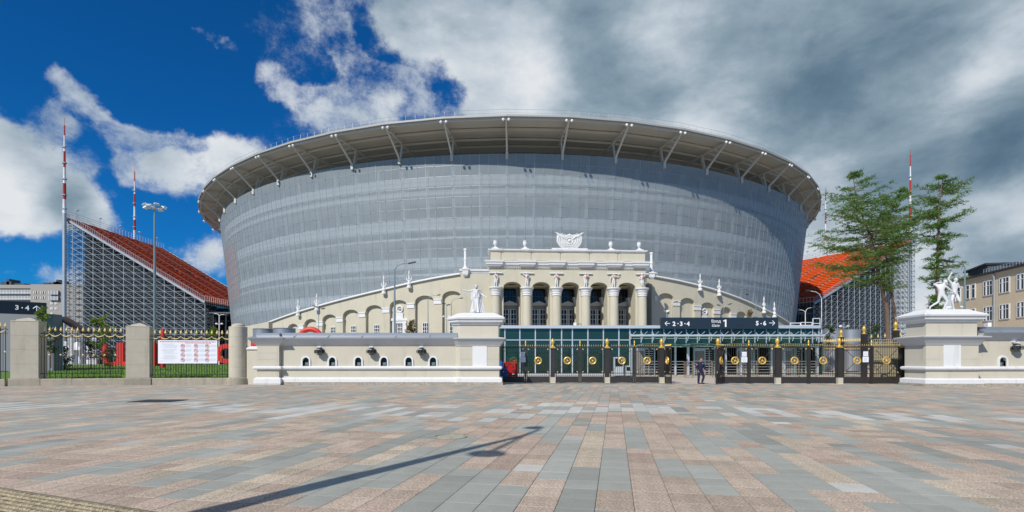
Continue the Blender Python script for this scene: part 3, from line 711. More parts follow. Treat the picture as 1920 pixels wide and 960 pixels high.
for k, cx in enumerate(cols):
    x = lx(cx)
    inst(colme, 'column', porq, (x, .1, 0)); inst(capm, 'capital', porq, (x, .1, zcap0))
    m = MB(); m.box(x-1.25, x+1.25, .0, .34, lz(513.2), lz(511.4)); m.build('string_moulding', WHITE, porq)
    m = MB(); m.box(x+.72, x+.80, .28, .345, lz(511), zc0); m.build('pilaster_edge', PORT, porq)
# entablature with a slight break over every column
secs = []
cp = [(-.0, zc0), (.0, zc0+.12), (.18, zc0+.16), (.22, zc0+.34), (.42, zc0+.42), (.46, zc0+.75), (.62, zc0+.85), (.66, zc1-.04), (.3, zc1), (-.5, zc1)]
m = MB(); m.loft([(x0p, .3), (x1p, .3), (x1p, 6), (x0p, 6)], cp); m.build('main_cornice', WHITE, porq)
for cx in cols[1:-1]+[927, 1202]:
    x = lx(cx); m = MB(); m.loft([(x-1.15, -.1), (x+1.15, -.1), (x+1.15, 1), (x-1.15, 1)], [(a*.9, b+.004) for a, b in cp]); m.build('cornice_break', WHITE, porq)
m = MB(); zd = zc0-.001
x = x0p
while x < x1p: m.box(x, x+.14, .02, .3, zd-.12, zd+.05); x += .33
stuff(m.build('dentils', WHITE, porq))
zt1, zt0 = lz(467.2), lz(472.6)
m = MB(); m.box(x0p+.15, x1p-.15, .45, 4.8, zc1-.02, zt0+.01); m.build('attic', PORT, porq)
edges_ = [939.5, 995.8, 1051, 1105.8, 1160]
pe = [x0p]+[lx(e) for e in edges_]+[x1p]
for a, b in zip(pe, pe[1:]):
    m = MB(); m.box(a+.12+.05, b-.05, .30, .46, zc1+.15, zt0-.1); m.build('attic_panel', PORT, porq)
m = MB(); m.loft([(x0p, .3), (x1p, .3), (x1p, 5), (x0p, 5)], [(0, zt0), (.05, zt0+.15), (.3, zt0+.25), (.34, zt1-.05), (.1, zt1), (-.3, zt1)]); m.build('attic_cornice', WHITE, porq)
for cx in edges_:
    m = MB(); m.loft([(lx(cx)-.5, .2), (lx(cx)+.0, .2), (lx(cx)+.0, 1), (lx(cx)-.5, 1)], [(0, zt0+.01), (.05, zt0+.16), (.3, zt0+.26), (.34, zt1-.04), (.1, zt1+.01), (0, zt1+.01)]); m.build('cornice_break', WHITE, porq)
Mp = Matrix.Translation((PCX, PD, 0)) @ Matrix.Rotation(R_(3), 4, 'Z')
def pw(x, y, z_): return Mp @ Vector((x, y, z_))
# bracket cornices with corner posts on either side
for cx, sgn, yt, yc, ycb, side in ((872.8, -1, 465.5, 504, 515, 'left'), (1227.5, 1, 470.7, 508, 517, 'right')):
    x = lx(cx); xi = x0p if sgn < 0 else x1p; a, b = sorted((x-sgn*-1.0 if False else x+sgn*.9, xi)); z0, z1 = lz(ycb), lz(yc)
    m = MB(); m.loft([(a, 1.2), (b, 1.2), (b, 4), (a, 4)], [(0, z0+.3), (.05, z0+.6), (.25, z0+.7), (.3, z1-.05), (.1, z1)]); m.build('side_cornice', WHITE, porq)
    m = MB(); m.loft([(x-.5, .7), (x+.5, .7), (x+.5, 1.7), (x-.5, 1.7)], [(-.2, z0-.3), (0, z0), (.05, z1-.35), (.18, z1-.2), (.18, z1+.02)]); m.build('bracket', WHITE, porq)
    if sgn < 0:
        m = MB(); m.box(a, b-.01, 1.25, 3.9, .5, z0+.32); m.build('side_wall', PORT, porq)
    base = pw(x, 1.2, z1+.02); h = (lz(yt)-z1)*(1.03 if sgn > 0 else .98)
    t = T('corner_post', 'slim white turned post standing on the %s end bracket of the portico' % side, 'stone post', base)
    m = MB(); m.lathe([(.58, 0), (.58, .08), (.45, .22), (.34, .4), (.30, .6), (.29, .9)], 14); m.build('base', WHITE, t, True)
    m = MB(); m.lathe([(.30, .9), (.30, h*.42), (.37, h*.44), (.33, h*.5), (.26, h*.56), (.27, h-.35)], 14); m.build('shaft', WHITE, t, True)
    m = MB(); m.lathe([(.27, h-.35), (.36, h-.28), (.36, h-.1), (.30, h), (0, h)], 14); m.build('cap', WHITE, t, True)
# urns and emblem on the attic
for k, (cx, lab) in enumerate(((929, 'white stone urn on the far left corner of the portico roof'), (985, 'white stone urn second from left on the portico roof, left of the emblem'), (1148.5, 'white stone urn right of the emblem on the portico roof'), (1203, 'white stone urn on the far right corner of the portico roof'))):
    t = T('urn', lab, 'urn', pw(lx(cx), 1.0, zt1), 0, 'urns on the portico roof')
    m = MB(); m.loft([(-.6, -.6), (.6, -.6), (.6, .6), (-.6, .6)], [(.12, 0), (.12, .12), (-.1, .2), (-.35, .42), (-.42, .5)]); m.build('plinth', WHITE, t)
    m = MB(); m.lathe([(.16, .45), (.14, .6), (.22, .68), (.36, .95), (.42, 1.25), (.38, 1.4), (.33, 1.48), (.40, 1.56), (.40, 1.68), (.2, 1.72), (0, 1.72)], 16); m.build('bowl', WHITE, t, True)
em = T('crest', 'large white relief crest with shield, wreath and fanned flags on the portico roof', 'emblem', pw(lx(1069), 1.0, zt1), R_(3))
m = MB(); m.loft([(-3.3, -.6), (3.3, -.6), (3.3, .9), (-3.3, .9)], [(.1, 0), (.1, .22), (-.1, .3), (-.8, .42)]); m.build('base', WHITE, em)
m = MB(); n = 22
out = []
for k in range(n+1): a = pi*k/n+pi; out.append((2.4*cos(a), 1.75+1.35*sin(a)*.98))
out += [(2.35, 2.9), (2.0, 2.75), (1.2, 3.0), (.5, 2.85), (0, 3.1), (-.5, 2.85), (-1.2, 3.0), (-2.0, 2.75), (-2.35, 2.9)]
m.prism(out, -.25, .25); m.v = [(x, z_, y) for x, y, z_ in m.v]; m.build('shield', WHITE, em)
m = MB(); m.torus((0, -.3, 1.75), .62, .15, 20, 6); m.torus((0, -.28, 1.75), 1.0, .10, 22, 6); m.sphere((0, -.3, 1.75), .34, 10, 6)
for k in range(12):
    a = 2*pi*k/12; m.sphere((.8*cos(a), -.3, 1.75+.8*sin(a)), .12, 6, 4)
m.build('wreath', WHITE, em, True)
for s in (-1, 1):
    for q in range(5):
        m = MB(); a = R_(52-q*13); L = 1.95+.1*q
        p1 = Vector((s*(.5+q*.13), -.3-.03*q, 2.0+.1*q)); p2 = p1+Vector((s*sin(a)*L*.9, 0, cos(a)*L*.85)) if q < 0 else Vector((s*(2.75-q*.34), -.3, 3.38-.14*q+.08*(q % 2)))
        m.tube([p1, p1.lerp(p2, .5)+Vector((s*.12, 0, -.08)), p2], [.17, .19, .05], 6); m.build('flag_pole', WHITE, em, True)
    for q in range(4):
        m = MB(); r0 = 1.25+q*.33
        pts = [Vector((s*r0*cos(t_), -.28-.02*q, 1.9+r0*.92*sin(t_)*(.9 if t_ < 0 else .75))) for t_ in [R_(-80+k*17) for k in range(9)]]
        m.tube(pts, [.05, .12, .15, .15, .15, .14, .12, .10, .04], 6); m.build('flag_fold', WHITE, em, True)
# tridents of lamps on the wing coping
def finial(px, yb, yt, lab, big=1.0):
    ph = ph_of(px); p = wingmap(ph, -.5, 0); sc_ = p.y/1000; z0 = PZ(yb, p.y); h = (yb-yt)*sc_
    t = T('lantern_finial', lab, 'finial', (p.x, p.y, z0), R_(ph), 'white lantern finials along the sloping wings')
    m = MB(); m.sphere((0, 0, -.05), .45, 10, 6); m.lathe([(.5, -.9), (.52, -.6), (.25, -.3)], 12); m.build('console', WHITE, t, True)
    m = MB(); m.lathe([(.3, .2), (.2, h*.2), (.16, h*.3), (.26, h*.34), (.16, h*.4), (.14, h*.7), (.2, h*.73), (.12, h*.78), (.12, h*.9), (.04, h), (0, h)], 10); m.build('spindle', WHITE, t, True)
    for s in (-1, 1):
        m = MB(); m.tube([(0, 0, h*.22), (s*.32, 0, h*.24), (s*.52, 0, h*.34), (s*.5, 0, h*.5)], [.09, .11, .12, .04], 6); m.build('arm', WHITE, t, True)
for px, yb, yt, lab in ((562.5, 585, 561, 'outermost white lantern finial on the left wing coping'), (597, 575, 550, 'white lantern finial on the left wing behind the double street lamp'),
        (722, 543, 516, 'white lantern finial on the left wing just left of the tall street lamp'), (769, 532, 506, 'white lantern finial on the left wing nearest the portico'),
        (1309.5, 537, 513, 'white lantern finial on the right wing nearest the portico'), (1345, 547, 523, 'second white lantern finial from the portico on the right wing'),
        (1428.5, 580, 556, 'third white lantern finial from the portico on the right wing'), (1448, 588, 566, 'outermost white lantern finial on the right wing coping')):
    finial(px, yb, yt, lab)
# ================================================================== FIGURES
def skin_mesh(name, pts, edges, root, sub=2, mt=None, extra=None):
    keys = list(pts); idx = {k: i for i, k in enumerate(keys)}
    me = bpy.data.meshes.new('tmp'); me.from_pydata([pts[k][:3] for k in keys], [(idx[a], idx[b]) for a, b in edges], [])
    o = bpy.data.objects.new('tmp', me); C.objects.link(o)
    o.modifiers.new('s', 'SKIN'); s = o.modifiers.new('u', 'SUBSURF'); s.levels = sub; s.render_levels = sub
    for i, k in enumerate(keys):
        r = pts[k][3]; v = me.skin_vertices[0].data[i]; v.radius = r if isinstance(r, tuple) else (r, r); v.use_root = (k == root)
    bpy.context.view_layer.update()
    out = bpy.data.meshes.new_from_object(o.evaluated_get(bpy.context.evaluated_depsgraph_get())); bpy.data.objects.remove(o)
    q = MB(); q.v = [tuple(v.co) for v in out.vertices]; q.f = [tuple(p.vertices) for p in out.polygons]; q.m = [0]*len(q.f)
    bpy.data.meshes.remove(out)
    if extra: q.add(extra.v, extra.f)
    return q.mesh(name, mt, True)
BE = [('pel', 'wai'), ('wai', 'che'), ('che', 'nek'), ('nek', 'hed')]
for s in 'LR': BE += [('che', 'sh'+s), ('sh'+s, 'el'+s), ('el'+s, 'wr'+s), ('wr'+s, 'ha'+s), ('pel', 'hi'+s), ('hi'+s, 'kn'+s), ('kn'+s, 'an'+s), ('an'+s, 'to'+s)]
def head(mb, c, r, yaw=0, tilt=0):            # face looks toward -y when yaw = 0
    q = MB(); q.sphere((0, 0, 0), r, 14, 10, .80, .98, 1.22)
    q.sphere((0, -r*.95, -r*.10), r*.2, 6, 5, .7, 1.1, 1.4)           # nose
    q.sphere((0, -r*.80, -r*.95), r*.33, 8, 5, 1, 1, .7)              # chin
    q.sphere((0, -r*.90, -r*.55), r*.2, 8, 4, 1.5, .6, .45)           # lips
    for s in (-1, 1):
        q.sphere((s*r*.80, r*.05, -r*.05), r*.22, 6, 5, .4, .8, 1.3); q.sphere((s*r*.34, -r*.86, r*.12), r*.13, 6, 4)
        q.sphere((s*r*.36, -r*.84, r*.36), r*.2, 6, 4, 1.4, .7, .45)
    q.xf(Matrix.Translation(c) @ Matrix.Rotation(yaw, 4, 'Z') @ Matrix.Rotation(tilt, 4, 'X')); mb.add(q.v, q.f)
def hand(mb, w_, h_, s=1.0, curl=.4, side=1):
    w_ = Vector(w_[:3]); h_ = Vector(h_[:3]); d = (h_-w_).normalized(); a = d.cross(Vector((0, 1, 0)));
    if a.length < .1: a = Vector((1, 0, 0))
    a.normalize(); n = d.cross(a)
    for i in range(4):
        b = h_+a*(i-1.5)*.021*s; L = (.070, .078, .074, .058)[i]*s
        p1 = b+d*L*.5+n*curl*.01*s; p2 = b+d*L*.85+n*curl*.045*s; p3 = b+d*L*(1.2-curl*.5)+n*curl*.08*s
        mb.tube([b-d*.02*s, p1, p2, p3], [.0105*s, .0098*s, .009*s, .0065*s], 6)
    b = w_+d*.03*s+a*side*.028*s; mb.tube([b, b+a*side*.03*s+d*.03*s, b+a*side*.035*s+d*.065*s], [.014*s, .012*s, .008*s], 6)
def pose(H, P_, build=1.0, **over):
    base = dict(pel=.068, wai=.060, che=.080, nek=.034, hed=.036, sh=.036, el=.026, wr=.018, ha=(.024, .013), hi=.052, kn=.033, an=.022, to=.022)
    J = {}
    for k, v in P_.items():
        kk = k[:-1] if k[:-1] in base else k; r = over.get(kk, base[kk])
        r = tuple(x*H*build for x in r) if isinstance(r, tuple) else r*H*build
        J[k] = (v[0]*H, v[1]*H, v[2]*H, r)
    return J
def figure(thing_, H, P_, mt, name='body', yaw=0, tilt=0, build=1.0, scale_head=1.0, curl=.4, extra=None):
    J = pose(H, P_, build); e = extra or MB(); hc = Vector(J['hed'][:3])+Vector((0, 0, .035*H)); head(e, hc, .056*H*scale_head, yaw, tilt)
    for s, sd in (('L', 1), ('R', -1)): hand(e, J['wr'+s], J['ha'+s], H/1.75*1.15, curl, sd)
    me = skin_mesh(name, J, BE, 'pel', 2, mt, e)
    return inst(me, name, thing_)

# ---- walking man in dark uniform
mx_, my_ = PX(1313, 36.3), 36.3
man = T('person', 'man in dark navy uniform with a red sleeve patch walking through the open gateway', 'person', (mx_, my_, 0), 0)
SKINM = mat('skin', (.42, .23, .16), .6); NAVYC = mat('navy_uniform', (.010, .013, .042), .85, var=.25, vscale=8, bump=.3, bscale=12); HAIR = mat('brown_hair', (.06, .035, .022), .8); SHOE = mat('black_shoe', (.01, .01, .01), .7)
MP = dict(pel=(0, 0, .53), wai=(.005, 0, .62), che=(.01, 0, .76), nek=(.012, -.005, .845), hed=(.020, -.012, .885),
    shL=(-.085, .03, .80), elL=(-.125, .045, .64), wrL=(-.075, -.02, .52), haL=(-.068, -.03, .48),
    shR=(.105, -.01, .80), elR=(.155, -.01, .66), wrR=(.165, -.03, .53), haR=(.165, -.035, .49),
    hiL=(-.045, .02, .49), knL=(-.060, .0, .27), anL=(-.060, .03, .045), toL=(-.035, -.03, .020),
    hiR=(.045, -.02, .49), knR=(.115, -.06, .28), anR=(.045, -.06, .05), toR=(.10, -.09, .022))
HM = 1.78
figure(man, HM, MP, SKINM, yaw=R_(52), curl=.5)
def clothes(keys, edges, root, grow, name, mt, P_=MP, H=HM, thing_=man, over={}):
    J = pose(H, {k: P_[k] for k in keys}, 1.0, **over)
    J = {k: (v[0], v[1], v[2], (tuple(x+grow for x in v[3]) if isinstance(v[3], tuple) else v[3]+grow)) for k, v in J.items()}
    return inst(skin_mesh(name, J, edges, root, 2, mt), name, thing_)
MPJ = dict(MP); MPJ['pel'] = (0, 0, .545); MPJ['hem'] = (.0, 0, .47)
JE = [('che', 'wai'), ('wai', 'pel'), ('pel', 'hem'), ('che', 'nek')]+[(a+s, b+s) if a != 'che' else ('che', b+s) for s in 'LR' for a, b in (('che', 'sh'), ('sh', 'el'), ('el', 'wr'))]
def clothes2(P_, grow, edges, root, name, rad):
    J = {k: (P_[k][0]*HM, P_[k][1]*HM, P_[k][2]*HM, rad.get(k[:-1] if k[-1] in 'LR' else k, .05)+grow) for k in {x for e in edges for x in e}}
    return inst(skin_mesh(name, J, edges, root, 2, NAVYC), name, man)
clothes2(MPJ, 0, JE, 'che', 'jacket', dict(che=.185, wai=.175, pel=.170, hem=.165, nek=.075, sh=.098, el=.078, wr=.062))
MPT = dict(MP); MPT['pel'] = (0, 0, .55)
clothes2(MPT, 0, [('pel', 'hiL'), ('hiL', 'knL'), ('knL', 'anL'), ('pel', 'hiR'), ('hiR', 'knR'), ('knR', 'anR')], 'pel', 'trousers', dict(pel=.13, hi=.125, kn=.088, an=.070))
for s in 'LR':
    a = Vector(MP['an'+s])*HM; t_ = Vector(MP['to'+s])*HM; m = MB(); d = (t_-a); d.z = 0; d.normalize()
    m.tube([Vector((a.x, a.y, .055))-d*.07, Vector((a.x, a.y, .06)), Vector((t_.x, t_.y, .045)), Vector((t_.x, t_.y, .035))+d*.07], [.04, .052, .048, .03], 8); m.build('shoe', SHOE, man, True)
hc = Vector(MP['hed'])*HM+Vector((0, 0, .035*HM)); m = MB(); q = MB(); q.sphere((0, .018, .035), .104, 12, 7, .84, .98, 1.0)
q.xf(Matrix.Translation(hc) @ Matrix.Rotation(R_(52), 4, 'Z')); keep = [i for i, v in enumerate(q.v)]
q.v = [v if (v[2] > hc.z+.065 or (Vector(v)-hc).dot(Vector((-sin(R_(52)), cos(R_(52)), 0))) > .0) else tuple(hc+(Vector(v)-hc)*.6) for v in q.v]; q.build('hair', HAIR, man, True)
m = MB(); a = (Vector(MP['shL'])*.55+Vector(MP['elL'])*.45)*HM; m.sphere((a.x-.05, a.y-.065, a.z), .048, 8, 5, 1, .5, 1.1); p_ = m.build('sleeve_patch', REDP, man, True)
m = MB(); m.sphere((a.x-.05, a.y-.088, a.z), .024, 8, 5, 1, .5, 1.1); m.build('patch_centre', PAPER, p_)
m = MB(); m.box(.07, .13, -.215, -.19, 1.36, 1.385); m.build('name_strip', PAPER, man)


# ================================================================== TICKET OFFICE WALLS
ZF = 35.0
def ticket_window(parent, x, y, z0, s=1.0):
    n = 10; w_, h_ = .21*s, .36*s
    def arch(w2, zs, zt): return [(x-w2, zs), (x+w2, zs), (x+w2, zt)]+[(x+w2*cos(pi*q/n), zt+w2*sin(pi*q/n)) for q in range(1, n)]+[(x-w2, zt)]
    a = arch(w_, z0, z0+h_); b = arch(w_+.10, z0-.0, z0+h_)
    m = MB(); N_ = len(a); vs = [(p[0], y-.07, p[1]) for p in a]+[(p[0], y-.07, p[1]) for p in b]+[(p[0], y+.18, p[1]) for p in a]+[(p[0], y+.0, p[1]) for p in b]; fs = []
    for k in range(1, N_): k2 = (k+1) % N_; fs += [(k, k2, N_+k2, N_+k), (k, 2*N_+k, 2*N_+k2, k2), (N_+k, N_+k2, 3*N_+k2, 3*N_+k)]
    m.add(vs, fs)
    fr = m.build('window_frame', WHITE, parent)
    m = MB(); m.add([(p[0], y+.17, p[1]) for p in a], [tuple(range(N_))]); m.build('pane', WGLASS, fr)
    m = MB(); m.box(x-w_, x+w_, y+.13, y+.16, z0+h_*.55, z0+h_*.55+.035); m.box(x-w_, x+w_, y+.1, y+.15, z0, z0+.06); m.box(x-.11, x+.10, y+.12, y+.14, z0+.08, z0+.24) ; m.build('counter_hatch', mat('teal_blind', (.12, .22, .22), .5), fr)
    m = MB(); m.box(x-w_+.03, x+w_-.05, y+.07, y+.12, z0+.02, z0+.075); m.build('sill_board', mat('brown_sill', (.25, .08, .04), .6), fr)
    return [x, w_, z0, z0+h_]
def barrel_lamp(x, y, z, lab, s=1.0):
    t = T('wall_lantern', lab, 'wall lantern', (x, y+.03, z), 0, 'ribbed wall lanterns under the cornice')
    m = MB(); m.box(-.07, .07, -.3, .02, .24, .30); m.box(-.12, .10, -.34, -.2, .28, .36); m.build('bracket', WHITE, t)
    for q in range(5):
        zz = -.20+q*.1; r = (.15, .24, .26, .24, .15)[q]; m = MB(); m.lathe([(r, -.022), (r+.03, 0), (r, .022), (.02, .022), (.02, -.022)], 14, (0, -.31, zz)); m.build('rib', IRON, t)
    for q in range(8):
        a = 2*pi*q/8+.2; m = MB(); m.tube([(.28*cos(a), -.3+.28*sin(a), -.1), (.30*cos(a), -.3+.30*sin(a), 0), (.28*cos(a), -.3+.28*sin(a), .1)], .025, 4); m.build('bar', IRON, t)
    m = MB(); m.lathe([(.12, -.16), (.19, -.05), (.19, .05), (.12, .16), (0, .16)], 12, (0, -.3, 0)); m.build('shade', mat('lantern_glass', (.55, .56, .55), .3), t, True)
def wall_run(t, x0, x1, y, zt, wins, ext=6.0):
    """t at world origin; wall front at y, running x0..x1"""
    zb0, zb1 = .18, .46            # plinth white
    m = MB(); hw = []
    ops = [(x, .21, 1.22, 1.58, .21) for x in wins]
    awall(m, x0, x1, .1, lambda q: zt-.85, ops, y+.2, yf=y, dx=3, dback=y+ext); m.build('wall_face', STUCCO, t, fixn=False)
    m = MB(); m.box(x0, x1, y+ext-.2, y+ext, .1, zt-.3); m.build('rear_wall', STUCCO, t)
    for x in wins: ticket_window(t, x, y, 1.22)
    m = MB(); m.xprof([(y+.01, zb0), (y-.16, zb0), (y-.16, zb1-.06), (y-.08, zb1), (y+.01, zb1+.02)], x0, x1); m.build('white_plinth', WHITE, t)
    m = MB(); m.xprof([(y+.01, .98), (y-.10, 1.0), (y-.16, 1.07), (y-.16, 1.16), (y-.10, 1.21), (y+.01, 1.22)], x0, x1); m.build('white_band', WHITE, t)
    m = MB(); zc = zt-.85
    m.xprof([(y+.01, zc), (y-.04, zc), (y-.06, zc+.05), (y-.42, zc+.42), (y-.46, zc+.45), (y+.01, zc+.45)], x0, x1); m.build('cornice', TRIMG, t)
    m = MB(); m.xprof([(y-.50, zc+.452), (y-.50, zc+.50), (y-.1, zc+.66), (y-.1, zt-.02), (y+.0, zt), (y+ext, zt+.15), (y+ext, zc+.452)], x0, x1); m.build('roof_sheet', ZINC, t)
    m = MB()
    k = x0+1.0
    while k < x1: m.obox((k, y-.5, zc+.52), (k, y-.1, zc+.68), .03, .03); k += 2.2
    if m.v: stuff(m.build('roof_seams', ZINC, t))
    k = x0; 
    while k < x1-.1:
        k2 = min(k+1.35, x1); m = MB(); m.box(k+.006, k2-.006, y-.24, y+.05, -.02, .176); m.build('stone', GRAN, t); k = k2
def pedestal(t, poly, panel, y, x0, x1, zt=4.28):
    """polygon counter-clockwise; the front face is x0..x1 at y"""
    m = MB(); m.loft(poly, [(0, .15), (0, 2.55)]); m.build('body', STUCCO, t)
    m = MB(); m.loft(poly, [(.24, -.02), (.24, .178)]); m.build('stone_base', GRAN, t)
    m = MB(); m.loft(poly, [(.18, .18), (.18, .42), (.10, .48), (.02, .50)]); m.build('white_plinth', WHITE, t)
    m = MB(); m.loft(poly, [(.01, .985), (.11, 1.0), (.17, 1.07), (.17, 1.16), (.11, 1.215), (.01, 1.225)]); m.build('white_band', WHITE, t)
    m = MB(); m.loft(poly, [(.01, 2.53), (.06, 2.55), (.08, 2.60), (.30, 2.88), (.34, 2.96), (.42, 2.98), (.44, 3.04), (.05, 3.10)]); m.build('cornice', TRIMG, t)
    m = MB(); m.loft(poly, [(-.05, 3.05), (-.05, 3.98)]); m.build('upper_block', STUCCO, t)
    m = MB(); m.loft(poly, [(-.04, 3.90), (.05, 3.93), (.08, 4.04), (.22, 4.10), (.24, 4.24), (.34, 4.28), (.36, 4.38), (.02, 4.42)]); m.build('upper_cornice', WHITE, t)
    m = MB(); m.loft(poly, [(.30, 4.385), (.28, 4.42), (-.35, 4.72), (-.50, 4.72)]); m.build('stepped_top', WHITE, t)
    if panel: m = MB(); m.box(panel[0], panel[1], y-.035, y+.01, 1.226, 2.528); m.build('white_panel', WHITE, t)
    for q in range(2):
        zz = 1.66+q*.42
        for a, b in ((x0+.03, (panel or (x1, x1))[0]), ((panel or (x1, x1))[1], x1-.03)):
            m = MB(); m.box(a, b, y-.012, y+.004, zz-.41, zz-.015); m.build('render_course', STUCCO, t)
# left building
tl = T('ticket_office', 'long beige ticket office wall with six small arched windows, left of the gates', 'ticket office', (0, 0, 0))
xl0, xl1 = PX(527, ZF), PX(858, ZF)
wx = [PX(a, ZF) for a in (573.8, 623.3, 671.9, 720, 766.5, 812)]
wall_run(tl, xl0, xl1, ZF, PZ(624, ZF), wx)
# end pilaster
xa, xb = PX(482, ZF-.3), PX(523, ZF-.3); yp = ZF-.3; poly = [(xa, yp), (xb, yp), (xb, ZF+5.5), (xa, ZF+5.5)]
m = MB(); m.loft(poly, [(0, .05), (0, 2.6)]); m.build('end_pier', STUCCO, tl)
for z0_, z1_ in ((.5, .96), (1.24, 1.645), (1.66, 2.065), (2.08, 2.52)): m = MB(); m.box(xa+.02, xb-.12, yp-.012, yp+.003, z0_, z1_); m.build('render_course', STUCCO, tl)
m = MB(); m.loft(poly, [(.12, .0), (.16, .10), (.16, .40), (.08, .46), (.0, .5)]); m.build('white_plinth', WHITE, tl)
m = MB(); m.loft(poly, [(.01, .985), (.14, 1.0), (.2, 1.07), (.2, 1.16), (.14, 1.215), (.01, 1.225)]); m.build('white_band', WHITE, tl)
zt = PZ(624, ZF)
m = MB(); m.loft(poly, [(.0, zt-.87), (.04, zt-.84), (.06, zt-.8), (.40, zt-.45), (.42, zt-.405)]); m.build('cornice', TRIMG, tl)
m = MB(); m.loft(poly, [(.46, zt-.40), (.46, zt-.36), (.05, zt-.2), (.05, zt-.04), (0, zt-.03)]); m.build('roof_sheet', ZINC, tl)
m = MB(); m.box(PX(464, ZF+.4), xa, ZF+.3, ZF+.7, 0, PZ(655, ZF)); m.build('low_wall', STUCCO, tl)
m = MB(); m.xprof([(ZF+.22, PZ(655, ZF)), (ZF+.22, PZ(653, ZF)), (ZF+.5, PZ(649, ZF)), (ZF+.78, PZ(653, ZF)), (ZF+.78, PZ(655, ZF))], PX(464, ZF+.4), xa-.01); m.build('low_coping', WHITE, tl)
for k, (px, lab) in enumerate(((598.4, 'black ribbed wall lantern nearest the left end of the ticket office wall'), (696, 'black ribbed wall lantern in the middle of the ticket office wall'), (790, 'black ribbed wall lantern on the ticket office wall nearest the robed statue'))):
    barrel_lamp(PX(px, ZF-.3), ZF, PZ(659.3, ZF-.3), lab)
tp = T('statue_pedestal', 'beige pedestal block with white panel carrying the robed statue, left of the gates', 'pedestal', (0, 0, 0))
yl = 34.7; xa, xb = PX(862, yl), PX(936, yl)
pedestal(tp, [(xa, yl), (xb, yl), (xb, yl+2.6), (xa-.55, yl+2.6), (xa-.55, yl+.6)], (PX(886, yl), PX(913, yl)), yl, xa, xb)
# right building
tr = T('ticket_office', 'beige ticket office wall with one arched window running out of the photo on the right', 'ticket office', (0, 0, 0))
ZR_ = 32.9
wall_run(tr, PX(1834, ZR_), PX(2090, ZR_), ZR_, PZ(616, ZR_)+.1, [PX(1879.5, ZR_), PX(1940, ZR_), PX(2000, ZR_)])
barrel_lamp(PX(1908.5, ZR_-.3), ZR_, PZ(652, ZR_-.3), 'black ribbed wall lantern on the right ticket office wall at the photo edge')
tp2 = T('statue_pedestal', 'beige pedestal block with white vertical panel carrying the two fighting statues, right of the gates', 'pedestal', (0, 0, 0))
yr = 32.4; xa, xb = PX(1736, yr), PX(1835, yr)
pedestal(tp2, [(xa, yr), (xb, yr), (xb, yr+1.75), (xa, yr+1.75)], (PX(1769, yr), PX(1801, yr)), yr, xa, xb)
t = T('wall_camera', 'small white camera box under the right ticket office cornice', 'camera', (PX(1902, ZR_-.1), ZR_, PZ(641, ZR_)))
m = MB(); m.box(-.1, .1, -.2, 0, -.04, .06); m.build('housing', PAPER, t); m = MB(); m.tube([(0, -.26, .01), (0, -.2, .01)], .035, 8); m.build('lens', LAMPD, t)
# low round grey roof tanks
def tank(px0, px1, py0, py1, d, lab, zb=None):
    r = (px1-px0)/2000*d; z1 = PZ(py0, d); z0 = PZ(py1, d)-.4 if zb is None else zb
    t = T('round_tank', lab, 'tank', (PX((px0+px1)/2, d), d, z0)); h = z1-z0
    m = MB(); m.lathe([(r, 0), (r, h-.06)], 28); m.build('shell', ZINC, t, True)
    m = MB(); m.lathe([(r+.02, h-.06), (r+.03, h-.02), (r-.03, h), (0, h+.02)], 28); m.build('lid', ZINC, t, True)
tank(476, 512, 616.5, 622, 39.4, 'round zinc roof drum at the left end of the ticket office roof', 3.0)
tank(514, 553, 615.5, 622, 39.0, 'second round zinc roof drum, beside the red arch', 3.0)

# ---- robed statue with ball
st1 = T('robed_statue', 'white statue of a robed athlete with outstretched arms and a ball at the feet', 'statue', (PX(893, 35.9), 35.9, 4.71))
HS = 2.0
A = dict(pel=(0, 0, .53), wai=(.0, 0, .62), che=(.0, 0, .76), nek=(.0, -.01, .85), hed=(.0, -.02, .885),
    shL=(-.10, 0, .80), elL=(-.26, -.03, .77), wrL=(-.40, -.06, .80), haL=(-.45, -.07, .80),
    shR=(.10, 0, .80), elR=(.17, .02, .68), wrR=(.27, -.04, .60), haR=(.31, -.05, .585),
    hiL=(-.05, 0, .49), knL=(-.07, -.05, .27), anL=(-.11, .0, .04), toL=(-.11, -.08, .02),
    hiR=(.05, .0, .49), knR=(.05, -.02, .27), anR=(.06, .03, .04), toR=(.10, -.04, .02))
figure(st1, HS, A, STATUE, yaw=R_(-18), build=1.28, scale_head=1.05)
def drape(top, bot, n=26, fold=.03, rows=9, twist=0, amp0=.2):
    """folded cloth hanging between two ellipses: (cx, cy, z, rx, ry)"""
    q = MB(); vs = []; fs = []
    for j in range(rows):
        f = j/(rows-1); c = [a+(b-a)*f for a, b in zip(top, bot)]
        for i in range(n):
            t_ = 2*pi*i/n; k_ = 1+fold*(amp0+f)*(1 if i % 2 else -1)+fold*.8*sin(5*t_+twist*f*3); vs.append((c[0]+c[3]*k_*cos(t_), c[1]+c[4]*k_*sin(t_), c[2]))
    for j in range(rows-1):
        for i in range(n): fs.append((j*n+i, j*n+(i+1) % n, (j+1)*n+(i+1) % n, (j+1)*n+i))
    return q.add(vs, fs)
drape((0, 0, 1.14, .24, .18), (.03, .02, .10, .38, .26), fold=.16, twist=.8).build('robe', STATUE, st1, True)
drape((.10, .08, 1.60, .20, .13), (.26, .10, .12, .24, .15), fold=.2, twist=1.2, n=18).build('cloak', STATUE, st1, True)
drape((-.30, 0, 1.58, .12, .08), (-.27, .02, .95, .07, .07), fold=.25, n=12, rows=5).build('sleeve_fold', STATUE, st1, True)
drape((-.01, -.03, 1.63, .22, .17), (0, -.02, 1.10, .25, .18), fold=.10, twist=2).build('tunic', STATUE, st1, True)
m = MB(); m.sphere((-.17, -.22, .17), .15, 14, 10); m.build('ball', STATUE, st1, True)
